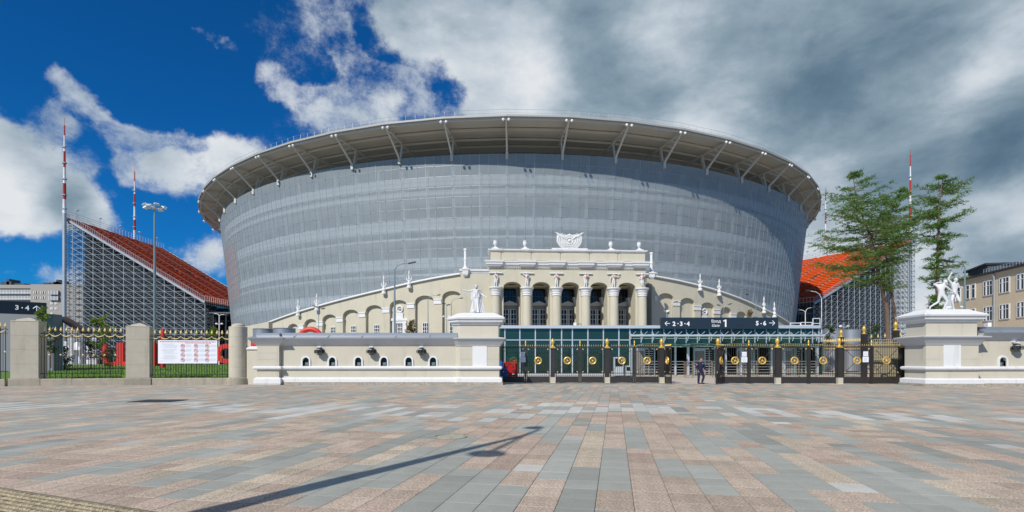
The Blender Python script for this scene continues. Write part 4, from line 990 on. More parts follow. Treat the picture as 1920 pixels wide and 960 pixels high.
m = MB(); m.box(-.42, .42, -.36, .34, 0, .05); m.build('base', STATUE, st1)
m = MB(); m.sphere((0, .0, 1.865), .118, 10, 7, .95, 1, .9); m.build('hair', STATUE, st1, True)
# ---- two fighting players
st2 = T('wrestling_statue', 'white statue pair of two struggling athletes with an oval ball between their feet', 'statue', (PX(1770, 33.25), 33.25, 4.70))
B_ = dict(pel=(-.08, 0, .50), wai=(-.10, 0, .60), che=(-.10, -.01, .74), nek=(-.03, -.02, .82), hed=(.02, -.03, .85),
    shL=(-.19, .04, .78), elL=(-.27, .08, .82), wrL=(-.17, .0, .86), haL=(-.12, -.02, .86),
    shR=(-.01, -.04, .77), elR=(.12, -.06, .65), wrR=(.24, -.06, .56), haR=(.28, -.05, .54),
    hiL=(-.12, .02, .47), knL=(-.14, .04, .27), anL=(-.34, .10, .13), toL=(-.38, .08, .05),
    hiR=(-.03, -.02, .47), knR=(.06, -.06, .27), anR=(-.03, -.02, .05), toR=(.03, -.10, .02))
J2 = dict(pel=(.36, .05, .55), wai=(.36, .05, .64), che=(.36, .04, .79), nek=(.36, .02, .88), hed=(.37, .0, .91),
    shL=(.27, .05, .84), elL=(.17, .05, .98), wrL=(.24, .03, 1.13), haL=(.27, .02, 1.17),
    shR=(.46, .04, .83), elR=(.52, .06, .72), wrR=(.50, -.05, .70), haR=(.46, -.08, .70),
    hiL=(.31, .03, .51), knL=(.20, -.06, .32), anL=(.28, -.02, .05), toL=(.25, -.09, .02),
    hiR=(.41, .05, .51), knR=(.45, -.04, .29), anR=(.56, .08, .14), toR=(.62, .02, .10))
figure(st2, 2.02, B_, STATUE, 'crouching_figure', yaw=R_(48), build=1.08, curl=.8)
figure(st2, 2.02, J2, STATUE, 'striking_figure', yaw=R_(-20), build=1.12, curl=.9)
m = MB(); m.sphere((.21, -.12, .15), .15, 12, 8, 1.45, 1, .9); m.build('oval_ball', STATUE, st2, True)
m = MB(); m.box(-.85, 1.35, -.34, .42, 0, .05); m.build('base', STATUE, st2)
m = MB(); m.sphere((.755, .02, 1.93), .122, 10, 7, .95, 1, .9); m.build('hair', STATUE, st2, True)
# ---- small statues on the column capitals (orange cloths tied to them)
poses = [
 dict(shL=(-.10, 0, .80), elL=(-.15, 0, .66), wrL=(-.06, -.08, .62), haL=(-.02, -.09, .63), shR=(.10, 0, .80), elR=(.15, 0, .66), wrR=(.12, -.05, .54), haR=(.12, -.06, .50)),
 dict(shL=(-.10, 0, .80), elL=(-.24, 0, .84), wrL=(-.30, -.02, .94), haL=(-.31, -.02, .98), shR=(.10, 0, .80), elR=(.16, 0, .66), wrR=(.08, -.08, .60), haR=(.04, -.09, .60)),
 dict(shL=(-.10, 0, .80), elL=(-.17, 0, .67), wrL=(-.05, -.08, .70), haL=(-.01, -.09, .71), shR=(.10, 0, .80), elR=(.17, 0, .67), wrR=(.05, -.08, .70), haR=(.01, -.09, .71)),
 dict(shL=(-.10, 0, .80), elL=(-.15, .02, .65), wrL=(-.15, 0, .52), haL=(-.15, 0, .48), shR=(.10, 0, .80), elR=(.20, 0, .72), wrR=(.14, -.03, .86), haR=(.12, -.03, .90)),
 dict(shL=(-.10, 0, .80), elL=(-.20, 0, .70), wrL=(-.24, -.04, .60), haL=(-.25, -.04, .56), shR=(.10, 0, .80), elR=(.22, 0, .76), wrR=(.30, -.05, .84), haR=(.32, -.05, .88)),
 dict(shL=(-.10, 0, .80), elL=(-.18, 0, .68), wrL=(-.10, -.06, .60), haL=(-.06, -.08, .60), shR=(.10, 0, .80), elR=(.20, 0, .82), wrR=(.13, -.03, .93), haR=(.10, -.03, .96))]
slab_ = ['arms folded low and orange cloth, on the leftmost column', 'raised left hand and orange sash, on the second column from left', 'clasped hands and orange cloth, on the third column from left',
  'hand to head and orange cloth, on the fourth column from left', 'holding out a tool, orange sash, on the fifth column from left', 'one arm raised and orange cloth, on the rightmost column']
for k, cx in enumerate(cols):
    b_ = pw(lx(cx), .05, zcap1); t = T('column_statue', 'white statue with '+slab_[k], 'statue', b_, R_(3), 'white statues on the portico columns')
    P2 = dict(pel=(0, 0, .53), wai=(.0, 0, .62), che=(.0, 0, .76), nek=(.0, -.01, .85), hed=(.0, -.02, .885),
      hiL=(-.05, 0, .49), knL=(-.06, -.04, .27), anL=(-.08, .0, .04), toL=(-.10, -.07, .02), hiR=(.05, .0, .49), knR=(.05, -.01, .27), anR=(.06, .02, .04), toR=(.09, -.05, .02)); P2.update(poses[k])
    figure(t, 2.85, P2, STATUE, build=1.4, scale_head=1.15)
    s_ = 1 if k % 2 else -1
    m = MB(); m.tube([(s_*.22, -.26, 2.25), (.0, -.36, 2.0), (-s_*.12, -.32, 1.7)], [.10, .13, .06], 6); m.build('orange_cloth', ORANGE, t, True)
    if k in (0, 3, 5): drape((0, .02, 1.9, .32, .24), (.02, .05, .95, .36, .26), fold=.08, n=16, rows=5).build('coat', STATUE, t, True)
    m = MB(); m.box(-.4, .4, -.35, .35, 0, .08); m.build('base', STATUE, t)
# ================================================================== GATES
def gd(px): return interp([(940, 37.6), (1240, 37.3), (1347, 36.6), (1700, 36.0)], px)   # the gate line bends slightly towards the viewer
def gpt(px): d = gd(px); return Vector((PX(px, d), d, 0))
picket = MB(); picket.tube([(0, 0, .40), (0, 0, 2.52)], .011, 4); picket = picket.mesh('picket', IRONB)
spike = MB(); spike.lathe([(.012, 0), (.03, .05), (.012, .09), (.002, .15)], 6); spike = spike.mesh('spike', GOLD)
ringm = MB(); ringm.torus((0, 0, 0), .225, .048, 26, 8); ringm = ringm.mesh('ring', GOLD, True)
corner = MB(); corner.obox((0, 0, 0), (.07, 0, .07), .03, .045); corner = corner.mesh('corner_ornament', GOLDP)
hub = MB()
for q in range(6):
    a = pi*q/3+.3; hub.obox((0, 0, 0), (.17*cos(a), 0, .17*sin(a)), .02, .02, (0, 1, 0))
hub.sphere((0, -.02, 0), .045, 8, 5); hub = hub.mesh('ring_hub', GOLDP, True)
def leaf(p0, p1, lab, g='black gate leaves with gold rings'):
    d = p1-p0; w_ = d.length; t = T('gate_leaf', lab, 'gate', p0, math.atan2(d.y, d.x), g)
    m = MB()
    for x in (.03, w_-.03): m.box(x-.03, x+.03, -.03, .03, .02, 2.54)
    for z_, h in ((.42, .05), (.68, .045), (2.46, .05), (2.54, .04)): m.box(.062, w_-.062, -.026, .026, z_, z_+h)
    m.build('frame', IRONB, t)
    m = MB(); m.box(.062, w_-.062, -.02, .02, .04, .418); m.build('kick_panel', IRONB, t)
    n = max(3, int(round((w_-.12)/.145)))
    for k in range(1, n): inst(picket, 'picket', t, (.06+(w_-.12)*k/n, 0, 0))
    n2 = max(3, int(round((w_-.2)/.15)))
    for k in range(n2+1): inst(spike, 'spike', t, (.1+(w_-.2)*k/n2, 0, 2.58))
    cx, cz = w_/2, 1.58; sx = 1
    for x, z_ in ((.07, .74), (w_-.07, .74), (.07, 2.44), (w_-.07, 2.44)):
        v = Vector((x-cx, 0, z_-cz)); e_ = Vector((cx, -.0, cz))+v.normalized()*.24; m = MB(); m.obox((x, -.035, z_), (e_.x, -.035, e_.z), .022, .03, (0, 1, 0)); m.build('brace', IRONB, t)
        sxx = 1 if x < cx else -1; szz = 1 if z_ < cz else -1; o = inst(corner, 'corner_ornament', t, (x+sxx*.02, -.05, z_+szz*.02), (0, 0 if sxx == szz else 0, 0), (sxx, 1, szz))
    r = inst(ringm, 'ring', t, (cx, -.06, cz)); inst(hub, 'ring_hub', r, (0, 0, 0))
    return t
fin_b = MB(); fin_b.lathe([(.15, 0), (.15, .05), (.09, .08), (.07, .15), (.085, .20), (.125, .30), (.135, .40), (.105, .50), (.05, .56), (.02, .60), (0, .6)], 14); fin_b = fin_b.mesh('finial', GOLD, True)
fin_s = MB(); fin_s.lathe([(.055, 0), (.055, .08), (.035, .12), (.06, .2), (.05, .28), (.02, .36), (0, .42)], 10); fin_s = fin_s.mesh('finial', GOLD, True)
def gpost(p, lab, big=True, h=None, base=True):
    t = T('gate_post', lab, 'gate post', p, 0, 'black gate posts with gold finials' if big else 'slim gate stiles with gold finials')
    if big:
        if base: m = MB(); m.loft([(-.17, -.17), (.17, -.17), (.17, .17), (-.17, .17)], [(.02, 0), (0, .04), (0, .41), (-.02, .42)]); m.build('stone_base', PILLAR, t)
        m = MB(); m.loft([(-.145, -.145), (.145, -.145), (.145, .145), (-.145, .145)], [(0, .42 if base else 0), (0, 2.36), (.02, 2.38), (.02, 2.45)]); m.build('shaft', IRONB, t)
        m = MB(); m.loft([(-.16, -.16), (.16, -.16), (.16, .16), (-.16, .16)], [(0, 2.45), (.02, 2.47), (.02, 2.51), (-.04, 2.54)]); m.build('gold_collar', GOLD, t)
        inst(fin_b, 'finial', t, (0, 0, 2.54))
    else:
        m = MB(); m.box(-.05, .05, -.05, .05, .02, 2.60); m.build('shaft', IRONB, t); inst(fin_s, 'finial', t, (0, 0, 2.60))
    return t
posts = [(1036.3, 'black gate post with gold ball finial, first from the robed statue'), (1138.3, 'black gate post with gold ball finial, second from the robed statue'), (1240.3, 'black gate post with gold ball finial left of the open gateway'),
         (1346, 'black gate post with gold ball finial right of the open gateway'), (1457.5, 'black gate post with gold ball finial, second right of the open gateway'), (1573.5, 'black gate post with gold ball finial, third right of the open gateway'), (1692, 'black gate post with gold finial against the right statue pedestal')]
for px, lab in posts: gpost(gpt(px), lab)
stiles = [(985.5, 'slim black stile with gold tip between the first two gate leaves'), (1087.5, 'slim black stile with gold tip in the second gate bay'), (1189.5, 'slim black stile with gold tip in the third gate bay'),
          (1404, 'slim black stile with gold tip in the bay right of the open gateway'), (1516, 'slim black stile with gold tip in the second bay right of the gateway'), (1634, 'slim black stile with gold tip in the last bay by the right pedestal')]
for px, lab in stiles: gpost(gpt(px), lab, False)
lv = [(941, 983.5, 'gate leaf at the left pedestal with the red barrier behind it'), (987.5, 1030.5, 'gate leaf second from the left pedestal'), (1042, 1085.5, 'left gate leaf of the second bay, before plain green glass'), (1089.5, 1132.5, 'right gate leaf of the second bay, before green glass'),
      (1144, 1187.5, 'left gate leaf of the third bay, before the metal cabinets'), (1191.5, 1234.5, 'gate leaf next to the post left of the open gateway'),
      (1353, 1402, 'gate leaf just right of the open gateway'), (1406, 1451, 'right gate leaf of the bay right of the open gateway'), (1464, 1514, 'left gate leaf of the second bay right of the gateway'), (1518, 1567, 'right gate leaf of the second bay right of the gateway'),
      (1580, 1632, 'left gate leaf of the last bay before the right pedestal'), (1636, 1686, 'last gate leaf, beside the right pedestal, beige mesh behind')]
for a, b, lab in lv: leaf(gpt(a), gpt(b), 'black '+lab)
pA = gpt(1246.5); leaf(pA, Vector((PX(1259, gd(1240)-1.3), gd(1240)-1.3, 0)), 'black gate leaf swung open on the left side of the gateway')
pB = gpt(1353) ; leaf(Vector((PX(1342.5, 35.1), 35.1, 0)), Vector((PX(1358, 36.5), 36.5, 0)), 'black gate leaf swung open on the right side of the gateway')
def notice(p, lab, w_=.16, rz=0):
    t = T('notice', lab, 'notice', p, rz); m = MB(); m.box(-w_, w_, -.012, 0, .03, .36); m.build('upper_sheet', PAPER, t); m = MB(); m.box(-w_*1.25, w_*1.25, -.012, 0, -.36, .0); m.build('lower_sheet', PAPER, t)
    m = MB()
    for q in range(5): m.box(-w_*.8, w_*.6, -.016, -.013, -.3+q*.055, -.285+q*.055)
    for q in range(4): m.box(-w_*.7, w_*.7, -.016, -.013, .08+q*.06, .095+q*.06)
    m.build('print_lines', SIGNGREY, t)
notice(Vector((PX(980, 37.4), 37.4, PZ(669.5, 37.4))), 'white paper notices on the gate beside the red barrier')
notice(Vector((PX(1395.5, 36.3), 36.3, PZ(669.5, 36.3))), 'white paper notices on the gate right of the gateway')
notice(Vector((PX(1623, 35.8), 35.8, PZ(669, 35.8))), 'white paper notices on the last gate bay near the right pedestal')
# side fence with dense gold spears behind the right bays
sf = T('side_fence', 'black iron fence crowned by dense gold spears running back behind the right gates', 'fence', (0, 0, 0))
A0, A1 = Vector((PX(1545, 50), 50, .25)), Vector((PX(1620, 43.5), 43.5, .1)); A2 = Vector((PX(1688, 38.6), 38.6, 0))
def sfrun(a, b, h, n):
    for k in range(n+1):
        p = a.lerp(b, k/n); hh = h; m = MB(); m.tube([p, p+Vector((0, 0, hh))], .018, 4); m.build('picket', IRONB, sf)
        inst(spear_me, 'spear_tip', sf, p+Vector((0, 0, hh)))
    m = MB()
    for z_ in (.35, h-.75, h-.25): m.obox(a+Vector((0, 0, z_)), b+Vector((0, 0, z_)), .05, .05)
    m.build('rail', IRONB, sf)
    for k in range(n//2):
        p = a.lerp(b, (k+.5)/(n/2)); m = MB(); m.torus((p.x, p.y, p.z+h-.5), .14, .03, 12, 5); m.build('gold_ring', GOLD, sf)
sp = MB(); sp.lathe([(.02, -.05), (.045, 0), (.07, .06), (.03, .18), (.002, .30)], 6); spear_me = sp.mesh('spear_tip', GOLDP)
sfrun(A0, A1, PZ(640, 47)-.2, 22); sfrun(A1+Vector((.4, -.3, 0)), A2, PZ(632, 40), 4)
for px, d, yt, lab in ((1577, 47, 630, 'tall black post with gold ball behind the third gate post'), (1620, 43, 624, 'tall black post with gold ball behind the last gate bay'), (1679.5, 38.6, 617, 'tallest black post with gold ball beside the right pedestal')):
    z1 = PZ(yt, d); t = T('fence_post', lab, 'fence post', (PX(px, d), d, gz(d)), 0)
    m = MB(); m.box(-.17, .17, -.17, .17, 0, z1-.1-gz(d)); m.build('shaft', IRONB, t); inst(fin_b, 'finial', t, (0, 0, z1-.1-gz(d)), (0, 0, 0), (1.1, 1.1, 1.1))
mp_ = T('mesh_screen', 'beige woven mesh panel behind the last gate leaf', 'screen', (0, 37.2, 0))
m = MB()
x0, x1 = PX(1637, 37.2), PX(1686, 37.2); z1 = PZ(637, 37.2)
for k in range(13): x = x0+(x1-x0)*k/12; m.box(x-.018, x+.018, -.01, .01, 0, z1)
for k in range(16): z_ = z1*k/15; m.box(x0, x1, -.014, -.011, z_, z_+.03)
m.build('mesh_wires', mat('beige_wire', (.42, .37, .25), .7), mp_)
m = MB(); m.box(x0, x1, .02, .04, 0, z1-.3); m.build('backing_sheet', mat('beige_sheet', (.34, .30, .20), .8, trans=.25), mp_)

# ================================================================== LEFT FENCE
def pillar(px0, px1, d, ytop, ybt, lab, rz):
    x0, x1 = PX(px0, d), PX(px1, d); w_ = (x1-x0)/2; t = T('fence_pillar', lab, 'fence pillar', ((x0+x1)/2, d+w_*cos(rz), 0), rz); zb = .48; z1 = PZ(ytop, d)
    q = w_; po = [(-q, -q), (q, -q), (q, q), (-q, q)]
    m = MB(); m.loft(po, [(.09, -.05), (.09, zb-.05), (.06, zb)]); m.build('base_block', KERB, t)
    hh = (z1-zb-.02)/4
    for k in range(4):
        m = MB(); m.loft(po, [(-.012, zb+k*hh), (0, zb+k*hh+.012), (0, zb+(k+1)*hh-.012), (-.012, zb+(k+1)*hh-.001)]); m.build('stone_block', PILLAR, t)
    m = MB(); m.loft(po, [(.0, z1-.02), (.02, z1), (-.02, z1+.03), (-.20, z1+.05), (-.22, z1+.11), (-q+.06, z1+.24), (-q+.01, z1+.25)]); m.build('cap', PILLAR, t)
    return t
ANG = R_(24)
pillar(17, 58, 33.0, 602, 704, 'square stone fence pillar nearest the left edge, between two iron fence bays', ANG)
pillar(232, 269, 34.4, 612, 706, 'square stone fence pillar between the iron fence bays, left of the rules banner', ANG)
t = T('round_pillar', 'round stone pillar between the iron fence and the ticket office', 'fence pillar', (PX(446.5, 35.4), 35.4, 0))
r = .56; z1 = PZ(612.5, 34.9)
m = MB(); m.lathe([(r+.10, -.05), (r+.10, .42), (r+.06, .46), (r, .47)], 28); m.build('base_block', KERB, t, True)
for k in range(5):
    h = (z1-.47)/5; m = MB(); m.lathe([(r-.012, .47+k*h), (r, .482+k*h), (r, .47+(k+1)*h-.012), (r-.012, .469+(k+1)*h)], 28); m.build('stone_drum', PILLAR, t, True)
m = MB(); m.lathe([(r+.01, z1-.01), (r-.02, z1+.02), (.40, z1+.04), (.39, z1+.14), (.2, z1+.24), (0, z1+.26)], 28); m.build('cap', PILLAR, t, True)
def bay(px0, d0, px1, d1, zr_t, zr_b, lab, n_post=15):
    a = Vector((PX(px0, d0), d0, 0)); b = Vector((PX(px1, d1), d1, 0)); d = b-a; L = d.length
    t = T('iron_fence', lab, 'iron fence', a, math.atan2(d.y, d.x), 'black iron fence bays with gold spears')
    m = MB(); m.box(.0, L, -.02, .02, zr_t-.02, zr_t+.025); m.build('top_rail', IRON, t); m = MB(); m.box(.0, L, -.02, .02, zr_b, zr_b+.04); m.build('bottom_rail', IRON, t)
    m = MB(); m.box(.0, L, -.015, .015, zr_t-.24, zr_t-.21); m.build('middle_rail', IRON, t)
    pk = MB(); pk.tube([(0, 0, zr_b), (0, 0, zr_t-.21)], .013, 4); pk = pk.mesh('picket', IRON)
    pp = MB(); pp.tube([(0, 0, .40), (0, 0, zr_t+.16)], .022, 5); pp = pp.mesh('upright', IRON)
    s_ = L/n_post
    for k in range(n_post):
        x = (k+.5)*s_; inst(pp, 'upright', t, (x, 0, 0)); inst(spear2, 'spear_tip', t, (x, 0, zr_t+.16))
        if k < n_post-1: inst(pk, 'picket', t, (x+s_/2, 0, 0))
        if k % 2 == 0:
            inst(boss_me, 'gold_boss', t, (x, -.03, zr_b+(zr_t-zr_b)*.47))
            if k+2 <= n_post:
                m = MB(); pts = [(x+2*s_*q/8, -.04, zr_t-.02-.17*(1-((q-4)/4)**2)) for q in range(9)]; m.tube(pts, [.012, .018, .026, .030, .032, .030, .026, .018, .012], 5); m.build('swag', GOLDP, t, True)
            inst(rose_me, 'gold_rosette', t, (x+s_, -.03, zr_t+.02) if False else (x, -.035, zr_t-.03))
sp = MB(); sp.lathe([(.02, -.04), (.035, .0), (.078, .05), (.05, .14), (.02, .22), (.002, .28)], 7); spear2 = sp.mesh('spear_tip', GOLDP)
bm_ = MB(); bm_.sphere((0, 0, 0), .062, 8, 6); boss_me = bm_.mesh('gold_boss', GOLDP, True)
bm_ = MB(); bm_.sphere((0, 0, 0), .035, 6, 4); rose_me = bm_.mesh('gold_rosette', GOLDP, True)
bay(67, 33.5, 232, 34.7, PZ(625.5, 34), PZ(701, 34), 'black iron fence bay with gold spears and swags between the two square pillars', 16)
bay(276, 34.9, 431, 35.5, PZ(630.5, 35.2), PZ(703.5, 35.2), 'black iron fence bay behind the white rules banner', 16)
bay(-110, 31.8, 15, 32.8, PZ(617, 32.4), PZ(697, 32.4), 'black iron fence bay cut off by the left edge of the photo', 13)
for (pa, da, pb, db, lab) in ((60, 33.3, 240, 34.6, 'low concrete kerb wall under the iron fence between square pillars'), (271, 34.8, 430, 35.4, 'low concrete kerb wall under the fence bay with the banner'), (-150, 31.6, 12, 32.8, 'low concrete kerb wall at the left edge of the photo')):
    a, b = Vector((PX(pa, da), da, 0)), Vector((PX(pb, db), db, 0)); L = (b-a).length
    t = T('kerb_wall', lab, 'kerb wall', a, math.atan2(b.y-a.y, b.x-a.x)); k = 0
    while k < L-.05: k2 = min(k+2.2, L); m = MB(); m.loft([(k+.005, -.18), (k2-.005, -.18), (k2-.005, .35), (k+.005, .35)], [(0, -.05), (0, .40), (-.03, .44)]); m.build('kerb_stone', KERB, t); k = k2
# rules banner
a = Vector((PX(296.5, 34.6), 34.6, 0)); b = Vector((PX(407.5, 35.1), 35.1, 0)); L = (b-a).length; z0, z1 = PZ(681.5, 34.8), PZ(638, 34.8); H_ = z1-z0
t = T('rules_banner', 'white banner of visitor rules with rows of red prohibition circles hung on the iron fence', 'banner', a, math.atan2(b.y-a.y, b.x-a.x))
m = MB(); m.box(0, L, -.015, 0, z0, z1); m.build('sheet', PAPER, t)
m = MB()
rr_ = random.Random(3)
x = L*.03
while x < L*.965: w_ = rr_.uniform(.06, .2); m.box(x, min(x+w_, L*.97), -.019, -.016, z1-.125, z1-.075); x += w_+.035
x = L*.45
while x < L*.86: w_ = rr_.uniform(.06, .16); m.box(x, x+w_, -.019, -.016, z1-.20, z1-.165); x += w_+.03
m.build('red_headline', SIGNRED, t)
m = MB()
for q in range(22):
    z_ = z1-.24-q*.053
    if z_ > z0+.05 and q % 7 != 6: m.box(L*(.03+rr_.uniform(0, .08)), L*(.34-rr_.uniform(0, .08)), -.018, -.016, z_, z_+.016)
for cx in (.415, .64, .83):
    for r_ in range(4):
        for q in range(4): z_ = z0+H_*(.80-r_*.20)-q*.045; m.box(L*(cx+.05), L*(cx+.05+rr_.uniform(.08, .12)), -.018, -.016, z_, z_+.014)
m.build('small_print', SIGNGREY, t)
for r_ in range(4):
    for cx in (.415, .64, .83):
        X, Z_ = L*cx, z0+H_*(.755-r_*.20); m = MB(); m.torus((X, -.02, Z_), .115, .014, 18, 5); k = .078; m.obox((X-k, -.02, Z_+k), (X+k, -.02, Z_-k), .012, .02, (0, 1, 0)); m.build('prohibition_circle', SIGNRED, t)
        m = MB(); a_ = rr_.uniform(-.8, .8); m.obox((X-.06*cos(a_), -.017, Z_-.06*sin(a_)), (X+.06*cos(a_), -.017, Z_+.06*sin(a_)), .006, .045, (0, 0, 1)); m.sphere((X+rr_.uniform(-.03, .03), -.018, Z_+.035), .025, 6, 4, 1, .3, 1); m.build('pictogram', LAMPD, t)
# ================================================================== GLASS ENTRANCE PAVILION
DV = 50.0; G0 = gz(DV)
pv = T('glass_pavilion', 'long low entrance pavilion of green glass panes behind the black gates', 'pavilion', (0, 0, 0))
XA, XB = PX(936, DV), PX(1535, DV)
zf0, zf1 = PZ(616, DV), PZ(610.5, DV)
m = MB(); m.box(XA, XB, DV-.35, DV+10.4, zf0, zf1); m.build('roof_fascia', ALU, pv)
m = MB(); m.box(XA, XB, DV+10.0, DV+10.2, G0-.2, zf0-.01); m.build('rear_wall', mat('pavilion_rear', (.05, .075, .065), .6, var=.5, vscale=.4), pv)
m = MB(); m.box(XA+.05, XB-.05, DV, DV+9.9, G0-.03, G0+.0); m.build('floor', FORE, pv)
mull = [946.7, 974.7, 1003.7, 1031.7, 1052.8, 1073, 1102, 1131, 1160, 1180.5]
mulr = [1180.5, 1201.7, 1222.5, 1244, 1265, 1286, 1307, 1329, 1350, 1371, 1392.5, 1414.5, 1436, 1457.5, 1479, 1501, 1522.5, 1534]
def mbar(x, z0, z1, w_=.05): m = MB(); m.box(x-w_, x+w_, DV-.12, DV+.02, z0, z1); m.build('mullion', ALU, pv)
ztr = PZ(637.5, DV)
for px in mull: mbar(PX(px, DV), G0, zf0)
for px in mulr[1:]: mbar(PX(px, DV), PZ(650, DV), zf0, .035)
m = MB(); m.box(XA, PX(1180.5, DV), DV-.10, DV+.0, ztr-.04, ztr+.04); m.box(XA, PX(1180.5, DV), DV-.1, DV, G0, G0+.12); m.build('transom', ALU, pv)
m = MB(); m.box(PX(1180.5, DV), XB, DV-.09, DV, PZ(634.5, DV)-.035, PZ(634.5, DV)+.035); m.box(PX(1180.5, DV), XB, DV-.09, DV, PZ(650, DV)-.05, PZ(650, DV)+.05); m.build('transom', STEELG, pv)
al = [936]+mull
for a, b in zip(al, al[1:]):
    for z0, z1 in ((G0+.12, ztr-.04), (ztr+.04, zf0)):
        m = MB(); m.box(PX(a, DV)+.05, PX(b, DV)-.05, DV-.04, DV-.02, z0, z1); m.build('pane', GREENG, pv)
for a, b in zip(mulr, mulr[1:]):
    for y0, y1 in ((649, 635.3), (633.8, 616)):
        m = MB(); m.box(PX(a, DV)+.035, PX(b, DV)-.035, DV-.04, DV-.02, PZ(y0, DV), PZ(y1, DV)); m.build('pane', GREENG, pv)
# front tube beam with brackets
zt_ = PZ(629.3, DV-.9)
m = MB(); m.tube([(PX(1182, DV-.9), DV-.9, zt_), (PX(1546, DV-.9), DV-.9, zt_)], .11, 10); m.build('tube_beam', ALU, pv, True)
bk = MB(); bk.obox((0, -.9, 0), (0, 0, -.42), .05, .05); bk.obox((0, -.9, 0), (0, 0, .40), .05, .05); bk.obox((-.28, -.95, .30), (0, -.9, 0), .035, .035); bk.obox((0, -.9, 0), (.30, -1.2, .36), .035, .035); bk.obox((.0, -.9, 0), (-.22, -1.1, -.5), .035, .035)
bk = bk.mesh('bracket', ALU)
for px in mulr: inst(bk, 'bracket', pv, (PX(px, DV), DV, zt_))
# sloping glass canopies
for a, b in ((1198, 1278), (1285, 1350), (1358, 1450), (1458, 1528)):
    x0, x1 = PX(a, DV-1.2), PX(b, DV-1.2); z0 = PZ(645.5, DV-1.6)
    m = MB(); m.box(x0, x1, DV-2.4, DV-.15, 0, .02); m.v = [(x, y, z0+zz+(y-(DV-2.4))*-.05+((x-x0)/(x1-x0)-.5)*-.10) for x, y, zz in m.v]; m.build('canopy_pane', CANOPYG, pv)
    m = MB()
    for x in (x0+.02, (x0+x1)/2, x1-.02): m.box(x-.03, x+.03, DV-2.4, DV-.1, z0-.1, z0-.03)
    m.build('canopy_frame', STEELG, pv)
# portal frames of the open front
for px, w_ in ((1184, .1), (1266, .08), (1290, .10), (1301, .06), (1341, .1), (1361, .07), (1389, .10), (1413, .06), (1446, .08), (1470, .08), (1490, .06), (1512, .08), (1532, .09)):
    m = MB(); x = PX(px, DV-.3); m.box(x-w_, x+w_, DV-.4, DV-.2, G0, PZ(650, DV)); m.build('portal_post', STEELG if rng.random() < .5 else ALU, pv)
# inside partitions
for px in (1225, 1275, 1320, 1375, 1430, 1480, 1520):
    x = PX(px, DV+3); m = MB(); m.box(x-.03, x+.03, DV+1, DV+6, G0, 3.4); m.build('side_pane', GREENG, pv)
# turnstiles: things inside the pavilion
def turnstile(px, lab, d=DV-.1):
    x = PX(px, d); t = T('turnstile', lab, 'turnstile', (x, d, G0), 0, 'full-height turnstiles in the pavilion front'); h = PZ(652.5, d)-G0
    m = MB()
    for xx in (-.95, .02, .95): m.box(xx-.05, xx+.05, -.06, .06, 0, h)
    m.box(-.90, -.03, -.06, .06, h-.28, h); m.box(.07, .90, -.3, .5, h-.14, h); m.build('frame', STAINL, t)
    m = MB(); m.box(-.88, -.04, -.02, .0, .05, h-.29); m.build('door_panel', mat('turnstile_panel', (.20, .19, .17), .5, var=.2, vscale=3), t)
    n = 11
    am = MB(); am.tube([(.07, 0, 0), (.78, -.0, 0)], .032, 6); am.tube([(.42, .45, 0), (.42, -.4, 0)], .03, 5); am = am.mesh('rotor_arm', STAINL)
    for k in range(n): inst(am, 'rotor_arm', t, (.03, .05, .15+(h-.45)*k/(n-1)))
    m = MB(); m.tube([(.45, .05, 0), (.45, .05, h-.14)], .05, 8); m.build('rotor_shaft', STAINL, t)
    m = MB(); m.sphere((.42, -.32, h-.07), .10, 8, 5, 1.3, .4, .7); m.build('signal_lamp', LAMPD, t)
for px, lab in ((1208, 'full-height turnstile left of the gateway, behind the third gate bay'), (1321, 'full-height turnstile behind the walking man'), (1401, 'full-height turnstile behind the bay right of the gateway'), (1484, 'full-height turnstile behind the second bay right of the gateway')):
    turnstile(px, lab)
def cabinet(px, w_, h_, lab, mt=GREYW, d=47.5):
    x = PX(px, d); g_ = gz(d); t = T('cabinet', lab, 'cabinet', (x, d, g_)); W = w_/1000*d; H_ = h_/1000*d
    m = MB(); m.loft([(-W/2, 0), (W/2, 0), (W/2, .7), (-W/2, .7)], [(0, .05), (0, H_-.04), (-.03, H_)]); m.build('body', mt, t)
    m = MB(); m.box(-W/2+.06, W/2-.06, -.02, .002, H_*.52, H_-.12); m.build('screen', WGLASS, t); m = MB(); m.box(-W/2+.03, W/2-.03, -.04, .0, .08, H_*.45); m.build('door', mt, t)
cm_ = mat('cabinet_grey', (.42, .47, .50), .45)
cabinet(1160.5, 17, 36, 'grey ticket machine cabinet with dark screen behind the third gate bay', cm_); cabinet(1178, 9, 20, 'short grey bin-like cabinet beside the ticket machine', cm_)
# steel barriers in front of the turnstiles
def barrier(pa, pb, d, lab, legs=True):
    a = Vector((PX(pa, d), d, gz(d))); L = PX(pb, d)-a.x; t = T('crowd_barrier', lab, 'barrier', a, 0, 'steel crowd barriers before the turnstiles')
    m = MB()
    for q in range(5): m.tube([(0, 0, 1.35-q*.24), (L, 0, 1.35-q*.24)], .022, 5)
    m.build('rail', STAINL, t); n = max(1, round(L/1.3))
    for k in range(n+1): m = MB(); x = L*k/n; m.tube([(x, 0, 0), (x, 0, 1.37)], .032, 6); m.build('leg', mat('rusty_leg', (.22, .15, .10), .7), t)
for pa, pb, d, lab in ((1258, 1283, 46, 'steel barrier left of the walking man'), (1286, 1298, 45.4, 'short steel barrier just left of the walking man'), (1300, 1334, 48.2, 'steel barrier behind the walking man'), (1336, 1350, 45.8, 'steel barrier behind the right open gate leaf'),
        (1200, 1238, 46.5, 'steel barrier behind the third gate bay'), (1356, 1450, 46.8, 'long steel barrier behind the bay right of the gateway'), (1466, 1530, 46.8, 'long steel barrier behind the second bay right of the gateway')):
    barrier(pa, pb, d, lab)
